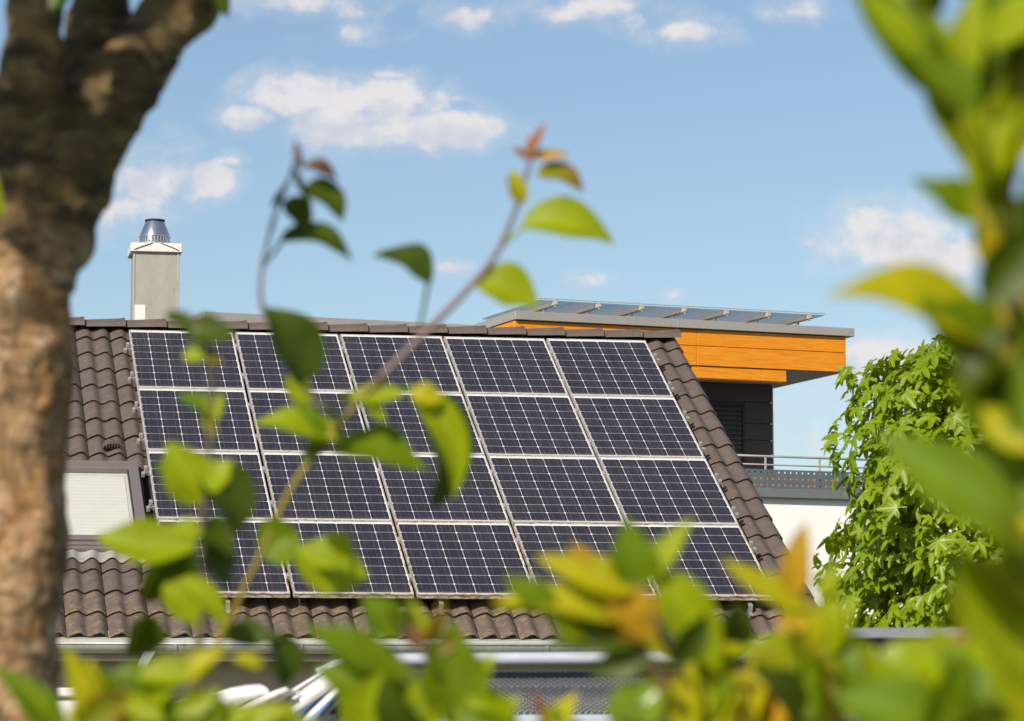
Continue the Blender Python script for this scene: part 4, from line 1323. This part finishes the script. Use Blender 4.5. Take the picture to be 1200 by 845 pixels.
shrub_a = shrub('laurel_shrub', 120, LD, 'low green shrub with a yellowing leaf, at the foot of the trunk', [((160, 900), (150, 840), (185, 790), (230, 760))], [
    ((112, 848), (76, 758), 34, 'leaf_yellow', dict(arch=8, n=FR)),
    ((118, 830), (106, 772), 22, 'leaf_yellow', dict(n=FR)),
    ((75, 870), (-8, 782), 40, 'leaf', dict(arch=8, n=(-.2, -.7, .7))),
    ((55, 850), (14, 800), 26, 'leaf_lime', dict(n=FR)),
    ((150, 850), (98, 775), 26, 'leaf', dict(n=DRK)),
    ((160, 790), (255, 785), 32, 'leaf_lime', dict(arch=9, n=FR)),
    ((205, 800), (266, 762), 26, 'leaf_yellow', dict(n=FR)),
    ((150, 830), (225, 780), 40, 'leaf_lime', dict(arch=6, n=FR)),
    ((125, 860), (190, 800), 42, 'leaf_lime', dict(n=FR)),
    ((165, 865), (232, 815), 34, 'leaf', dict(n=FR)),
    ((182, 800), (130, 790), 30, 'leaf', dict(n=DRK)),
    ((240, 860), (262, 810), 32, 'leaf', dict(n=FR)),
    ((215, 850), (300, 838), 38, 'leaf_lime', dict(n=FR)),
    ((150, 860), (160, 815), 26, 'leaf_lime', dict(n=FR)),
    ((280, 862), (350, 832), 34, 'leaf_lime', dict(n=FR)),
    ((96, 862), (122, 818), 30, 'leaf_olive', dict(n=DRK)),
    ((308, 780), (272, 770), 16, 'leaf_yellow', dict(n=FR)),
], 'stem_yellow')
MD = 2.0
shrub_b = shrub('laurel_shrub', 500, MD, 'bright green shrub in front of the gutter with one big upright leaf', [((500, 900), (505, 830), (500, 770), (470, 730)), ((560, 900), (553, 845), (545, 800)), ((420, 900), (440, 840), (480, 790))], [
    ((480, 800), (352, 733), 44, 'leaf', dict(arch=-10, n=(-.1, -.6, .8))),
    ((500, 850), (368, 785), 82, 'leaf', dict(arch=6, n=(-.1, -.8, .5))),
    ((470, 870), (395, 815), 60, 'leaf_lime', dict(n=FR)),
    ((545, 850), (530, 728), 78, 'leaf', dict(arch=-8, n=(-.1, -.9, .3))),
    ((528, 858), (580, 765), 46, 'leaf_lime', dict(n=FR)),
    ((510, 860), (480, 800), 40, 'leaf_lime', dict(n=FR)),
    ((470, 745), (424, 698), 44, 'leaf', dict(n=FR)),
    ((480, 748), (455, 712), 26, 'leaf_old_shaded', dict(n=DRK)),
    ((492, 760), (462, 735), 22, 'leaf_red', dict(n=DRK)),
    ((495, 755), (520, 700), 16, 'leaf_orange', dict(n=DRK)),
    ((498, 765), (545, 742), 18, 'leaf_olive', dict(n=DRK)),
    ((505, 745), (478, 700), 14, 'leaf_lime', dict(n=FR)),
    ((600, 860), (560, 800), 40, 'leaf_lime', dict(n=FR)),
    ((560, 880), (610, 815), 34, 'leaf_lime', dict(n=FR)),
    ((636, 880), (676, 812), 36, 'leaf_yellow', dict(n=FR)),
    ((690, 880), (640, 828), 26, 'leaf', dict(n=FR)),
    ((650, 870), (620, 810), 14, 'leaf_red', dict(n=DRK)),
    ((440, 880), (430, 828), 40, 'leaf_lime', dict(n=FR)),
    ((380, 880), (340, 840), 40, 'leaf_lime', dict(n=FR)),
    ((515, 800), (500, 752), 24, 'leaf_old_shaded', dict(n=DRK)),
], 'stem_brown')
FD = 1.8
shrub_c = shrub('laurel_shrub', 760, FD, 'shrub with yellow and orange young leaves hiding the lower right panels', [((820, 900), (812, 820), (790, 760), (765, 715), (745, 680)), ((790, 900), (778, 800), (740, 760), (690, 745)), ((860, 920), (870, 840), (880, 790))], [
    ((742, 728), (576, 708), 40, 'leaf_yellow', dict(arch=8, n=(-.2, -.6, .8))),
    ((690, 745), (640, 722), 30, 'leaf_lime', dict(n=FR)),
    ((650, 716), (590, 676), 36, 'leaf', dict(n=FR)),
    ((748, 690), (628, 652), 42, 'leaf_yellow', dict(arch=-10, n=FR)),
    ((700, 665), (668, 638), 16, 'leaf_orange', dict(n=FR)),
    ((772, 742), (702, 676), 50, 'leaf_orange', dict(arch=-6, n=FR)),
    ((750, 690), (735, 606), 52, 'leaf', dict(arch=0, n=FR)),
    ((745, 690), (812, 606), 30, 'leaf_lime', dict(arch=6, n=FR)),
    ((772, 670), (842, 790), 62, 'leaf_lime', dict(arch=-14, n=(-.3, -.8, .4))),
    ((778, 690), (800, 790), 40, 'leaf', dict(n=DRK, d=.03)),
    ((770, 742), (640, 756), 46, 'leaf_old_shaded', dict(arch=8, n=DRK)),
    ((762, 760), (690, 790), 40, 'leaf_old_shaded', dict(n=DRK)),
    ((775, 745), (700, 735), 30, 'leaf_olive', dict(n=FR)),
    ((790, 770), (760, 715), 40, 'leaf_old_shaded', dict(n=DRK)),
    ((815, 800), (775, 755), 34, 'leaf_olive', dict(n=DRK)),
    ((835, 780), (862, 700), 46, 'leaf_old_shaded', dict(n=DRK, d=.1)),
    ((722, 860), (782, 800), 64, 'leaf_glossy', dict(n=GL)),
    ((770, 880), (720, 815), 50, 'leaf_glossy', dict(n=GL)),
    ((830, 880), (858, 790), 52, 'leaf_yellow', dict(n=FR)),
    ((850, 870), (902, 775), 56, 'leaf_yellow', dict(n=FR)),
    ((880, 880), (930, 800), 50, 'leaf_orange', dict(n=FR)),
    ((800, 870), (812, 770), 40, 'leaf_yellow', dict(n=FR)),
    ((815, 830), (760, 800), 30, 'leaf_olive', dict(n=DRK)),
    ((930, 880), (880, 830), 44, 'leaf_yellow', dict(n=FR)),
], 'stem_brown', 5)
ND = 1.8
shrub_d = shrub('laurel_shrub', 950, ND, 'upright shrub tipped with an orange brown leaf below the tiled corner', [('stem_yellow', (985, 920), (980, 830), (965, 770), (945, 700), (936, 655)), ('stem_yellow', (1010, 920), (1000, 860), (940, 790), (880, 760))], [
    ((930, 700), (945, 612), 34, 'leaf_orange', dict(n=FR)),
    ((940, 690), (934, 650), 26, 'leaf_orange', dict(n=FR)),
    ((948, 712), (846, 656), 32, 'leaf_yellow', dict(arch=-10, n=FR)),
    ((952, 730), (908, 752), 36, 'leaf_orange', dict(n=FR, d=.1)),
    ((950, 725), (900, 700), 26, 'leaf_yellow', dict(n=FR)),
    ((962, 770), (980, 690), 44, 'leaf_lime', dict(n=FR)),
    ((958, 760), (955, 705), 22, 'leaf_yellow', dict(n=FR)),
    ((960, 800), (860, 765), 46, 'leaf_lime', dict(arch=8, n=(-.2, -.6, .8))),
    ((950, 795), (850, 800), 36, 'leaf_olive', dict(n=FR)),
    ((985, 800), (1010, 745), 40, 'leaf', dict(n=DRK, d=.1)),
    ((968, 770), (1005, 700), 30, 'leaf_lime', dict(n=FR)),
    ((975, 850), (915, 790), 40, 'leaf_yellow', dict(n=FR)),
    ((960, 700), (985, 660), 22, 'leaf_lime', dict(n=FR)),
], 'stem_yellow', 5)
HD = 1.45
shrub_e = shrub('laurel_shrub', 1090, HD, 'close glossy laurel with big blurred leaves in the lower right corner', [('stem_red', (1095, 930), (1098, 860), (1108, 800), (1130, 740)), ((1190, 930), (1185, 820), (1180, 700))], [
    ((1120, 860), (978, 815), 80, 'leaf_glossy', dict(arch=6, n=GL)),
    ((1215, 850), (1050, 752), 90, 'leaf_lime', dict(arch=-10, n=FR)),
    ((1225, 790), (1120, 640), 80, 'leaf_lime', dict(arch=-8, n=FR)),
    ((1220, 720), (1135, 655), 60, 'leaf_yellow', dict(n=FR)),
    ((1130, 900), (1070, 840), 50, 'leaf_old_shaded', dict(n=DRK)),
    ((1200, 890), (1130, 830), 70, 'leaf', dict(n=FR)),
    ((1060, 900), (1000, 835), 50, 'leaf', dict(n=FR)),
    ((1110, 790), (1060, 775), 34, 'leaf_yellow', dict(n=FR, d=.1)),
    ((1210, 700), (1165, 690), 44, 'leaf_olive', dict(n=DRK)),
    ((1240, 860), (1180, 790), 60, 'leaf_yellow', dict(n=FR)),
], 'stem_red', 8)
# ------------------------------------------------------------------ tall laurel at the right edge
QD = 1.4
shrub_f = shrub('laurel_shrub', 1180, QD, 'tall yellow-green laurel branch filling the right edge of the view', [('stem_yellow', (1235, 900), (1215, 640), (1192, 470), (1172, 340), (1152, 250), (1128, 170), (1098, 90), (1075, 20), (1060, -40)),
        ('stem_yellow', (1225, 400), (1180, 290), (1185, 200), (1200, 100), (1215, 0))], [
    ((1105, 110), (995, -30), 66, 'leaf', dict(arch=-14, n=(.2, -.9, .2))),
    ((1082, 70), (1010, -10), 34, 'leaf_lime', dict(n=FR, d=-.03)),
    ((1130, 170), (1062, 60), 40, 'leaf_old_shaded', dict(n=DRK)),
    ((1120, 120), (1075, -10), 40, 'leaf_lime', dict(n=FR)),
    ((1125, 110), (1150, -20), 46, 'leaf_lime', dict(n=FR)),
    ((1150, 190), (1075, 70), 52, 'leaf_lime', dict(n=FR)),
    ((1140, 200), (1110, 60), 40, 'leaf_lime', dict(n=FR)),
    ((1150, 110), (1080, 35), 34, 'leaf_old_shaded', dict(n=DRK)),
    ((1175, 90), (1225, -20), 80, 'leaf_old_shaded', dict(n=DRK)),
    ((1160, 150), (1200, 20), 40, 'leaf_olive', dict(n=DRK)),
    ((1152, 270), (1195, 70), 48, 'leaf_lime', dict(arch=-8, n=FR)),
    ((1165, 250), (1130, 120), 44, 'leaf', dict(n=DRK)),
    ((1170, 210), (1215, 120), 44, 'leaf_yellow', dict(n=FR)),
    ((1150, 262), (1068, 208), 40, 'leaf', dict(arch=-14, n=(-.1, -.6, .8))),
    ((1165, 320), (1150, 230), 34, 'leaf_yellow', dict(n=FR)),
    ((1185, 330), (1205, 200), 48, 'leaf_olive', dict(n=DRK)),
    ((1190, 330), (1160, 255), 36, 'leaf_orange', dict(n=FR)),
    ((1200, 360), (1165, 300), 30, 'leaf_red', dict(n=DRK)),
    ((1178, 440), (968, 348), 66, 'leaf_yellow', dict(arch=46, n=(-.1, -.5, .85))),
    ((1195, 520), (1075, 345), 84, 'leaf', dict(arch=-12, n=(.3, -.7, .6))),
    ((1210, 470), (1110, 350), 80, 'leaf', dict(n=(.1, -.6, .8))),
    ((1215, 560), (1105, 430), 84, 'leaf', dict(n=(.3, -.8, .4))),
    ((1210, 480), (1150, 400), 80, 'leaf_old_shaded', dict(n=DRK, d=.06)),
    ((1235, 600), (1140, 520), 80, 'leaf_old_shaded', dict(n=DRK, d=.05)),
    ((1205, 615), (1030, 508), 84, 'leaf_glossy', dict(arch=-18, n=GL)),
    ((1240, 420), (1180, 340), 70, 'leaf_old_shaded', dict(n=DRK)),
    ((1230, 650), (1160, 590), 70, 'leaf_olive', dict(n=DRK)),
    ((1220, 580), (1185, 640), 46, 'leaf_yellow', dict(n=FR)),
], 'stem_yellow', 9, grp='shrubs along the bottom of the view')

filler(shrub_a, LD, [(85, 825), (230, 815), (330, 845), (330, 890), (60, 890)], 18, ['leaf', 'leaf_lime', 'leaf_lime', 'leaf_olive', 'leaf_yellow'], 50, 85, 1)
filler(shrub_b, MD, [(350, 845), (440, 805), (580, 815), (600, 850), (600, 900), (350, 900)], 18, ['leaf', 'leaf_lime', 'leaf_lime', 'leaf_old_shaded'], 60, 95, 2)
filler(shrub_c, FD, [(770, 770), (800, 720), (850, 770), (930, 790), (930, 890), (720, 900), (730, 860)], 26, ['leaf', 'leaf_lime', 'leaf_yellow', 'leaf_yellow', 'leaf_olive', 'leaf_old_shaded'], 60, 105, 3)
filler(shrub_d, ND, [(890, 760), (1000, 740), (1010, 890), (880, 890)], 14, ['leaf', 'leaf_lime', 'leaf_yellow', 'leaf_olive'], 60, 100, 4)
filler(shrub_e, HD, [(1010, 790), (1110, 770), (1150, 640), (1240, 640), (1240, 900), (1000, 900)], 22, ['leaf', 'leaf_lime', 'leaf_lime', 'leaf_yellow'], 90, 150, 5)
filler(shrub_f, QD, [(1040, -40), (1090, 60), (1140, 200), (1180, 330), (1150, 420), (1180, 620), (1250, 640), (1250, -40)], 40, ['leaf', 'leaf', 'leaf_lime', 'leaf_lime', 'leaf_yellow', 'leaf_old_shaded'], 80, 140, 6)

# ------------------------------------------------------------------ garden furniture between the shrubs and the house
WD = 7.5
wp = at(620, 800, WD)
WYW = radians(2)
sh = empty('garden_shelter', (wp.x, wp.y, 0), WYW)
setp(sh, 'garden seat hood of dark woven resin with a pale tube edge', 'garden seat')
def sl_(px, py): 
    q = at(px, py, WD); return q.x - wp.x, q.z
xl, zt = sl_(345, 772); xr, _ = sl_(905, 772)
_, zf = sl_(620, 784); _, zb = sl_(620, 826)
# hood front of woven strands: alternating bumps, one mesh
wv = MB()
nx, nz = 300, 44
zlo = zb - .02
vs = []
for j in range(nz + 1):
    for i in range(nx + 1):
        x = xl + .04 + (xr - xl - .04) * i / nx
        z = zlo + (zf - zlo) * j / nz
        bumpy = .0032 * (1 if (i // 2 + j // 2) % 2 else -1) * (1 if i % 2 else .3)
        vs.append((x, .02 - bumpy + .10 * ((z - zlo) / (zf - zlo)) ** 2, z))
wv.add(vs, [(j * (nx + 1) + i, j * (nx + 1) + i + 1, (j + 1) * (nx + 1) + i + 1, (j + 1) * (nx + 1) + i) for j in range(nz) for i in range(nx)], True)
o = wv.build('woven_front', M['weave'], sh)
bx_ = MB(); bx_.bbox((xl + .06, .14, zb - .9), (xr - .02, .85, zf - .01), .02); bx_.bbox((xl + .06, .05, .02), (xr - .02, .85, zb - .91), .02)
bx_.build('hood', M['weave'], sh)
tbp = MB(); tbp.tube([sl_(372, 790)[:1] + (.03, sl_(372, 790)[1]), sl_(392, 780)[:1] + (.03, sl_(392, 780)[1]), (sl_(430, 773)[0], .04, sl_(430, 773)[1]), (sl_(520, 770)[0], .05, zt), (xr - .08, .05, zt + .002), (xr - .04, .05, zt + .012), (xr, .06, zt + .03)], 7.5 * WD / F, 12)
tbp.build('edge_tube', M['pale_tube'], sh)
rt = MB(); rt.bbox((xl + .1, -.005, zb - .075), (xr - .04, .05, zb - .022), .008)
rt.build('lower_rim', M['pale_tube'], sh)
# white and blue cloth thrown over the left end
clo = empty('striped_cloth', sh.location, WYW)
setp(clo, 'crumpled white cloth with blue stripes over the left end of the woven seat', 'cloth')
def cloth(pa, pb, n=18, m=24, mk='stripe', name='cloth'):
    vs = []; uv = []
    for i in range(n + 1):
        q = i / n
        for j in range(m + 1):
            r = j / m
            x = pa[0][0] * (1 - q) + pa[1][0] * q; y = pa[0][1] * (1 - q) + pa[1][1] * q
            x2 = pb[0][0] * (1 - q) + pb[1][0] * q; y2 = pb[0][1] * (1 - q) + pb[1][1] * q
            px = x * (1 - r) + x2 * r; py = y * (1 - r) + y2 * r - 7 * sin(pi * r) * (1 - .4 * q) + 3.0 * sin(q * 9 + r * 4)
            P = at(px, py, WD - .05 - .10 * q - .03 * sin(q * 15 + r * 3))
            vs.append(Matrix.Rotation(-WYW, 4, 'Z') @ (P - clo.location)); uv.append((q, r))
    me = bpy.data.meshes.new(name)
    me.from_pydata(vs, [], [(i * (m + 1) + j, i * (m + 1) + j + 1, (i + 1) * (m + 1) + j + 1, (i + 1) * (m + 1) + j) for i in range(n) for j in range(m)])
    ul = me.uv_layers.new(name='UVMap')
    for lp in me.loops: ul.data[lp.index].uv = uv[lp.vertex_index]
    for p in me.polygons: p.use_smooth = True
    me.materials.append(M[mk])
    o = link(name, me, clo)
    so_ = o.modifiers.new('thick', 'SOLIDIFY'); so_.thickness = .006
    return o
cloth(((190, 828), (262, 860)), ((298, 806), (352, 812)), mk='cloth_white', name='white_fold')
cloth(((258, 862), (330, 900)), ((420, 766), (425, 795)), mk='stripe', name='striped_fold')
# white garden box behind the trunk
wb_ = empty('white_box', at(80, 830, 10.0) * 1.0)
wb_.location.z = 0
setp(wb_, 'white garden cabinet standing under the eave beside the tree trunk', 'cabinet')
ztp = at(88, 806, 10.0).z
b = MB(); b.bbox((-.25, 0, .05), (.092, .5, ztp - .03), .006); b.build('body', M['cloth_white'], wb_)
b = MB(); b.bbox((-.27, -.02, ztp - .029), (.10, .52, ztp), .006); b.build('lid', M['cloth_white'], wb_)
# grey shed at the right, mostly behind leaves
GD2 = 9.0
sp_ = at(1040, 745, GD2)
shed = empty('garden_shed', (sp_.x, sp_.y, 0), radians(-4))
setp(shed, 'small dark grey garden shed with flat blue-grey roof edge before the tree', 'shed')
zr_ = at(1040, 736, GD2).z
b = MB(); b.bbox((-.235, -.03, zr_ - .030), (.36, .9, zr_), .004); b.build('roof', M['shed_edge'], shed)
b = MB(); b.bbox((-.21, .03, 0), (.34, .86, zr_ - .031), .004); b.build('wall', M['shed'], shed)
b = MB(); b.bbox((-.212, .0, 0), (-.17, .028, zr_ - .031), .003); b.build('post', M['shed_edge'], shed)
b = MB(); b.bbox((.0, .005, .1), (.30, .028, zr_ - .06), .004); b.build('door', M['shed_light'], shed)
b = MB(); b.tube([(.03, -.012, .95), (.03, -.012, 1.08)], .007, 8); b.build('handle', M['galv'], shed)
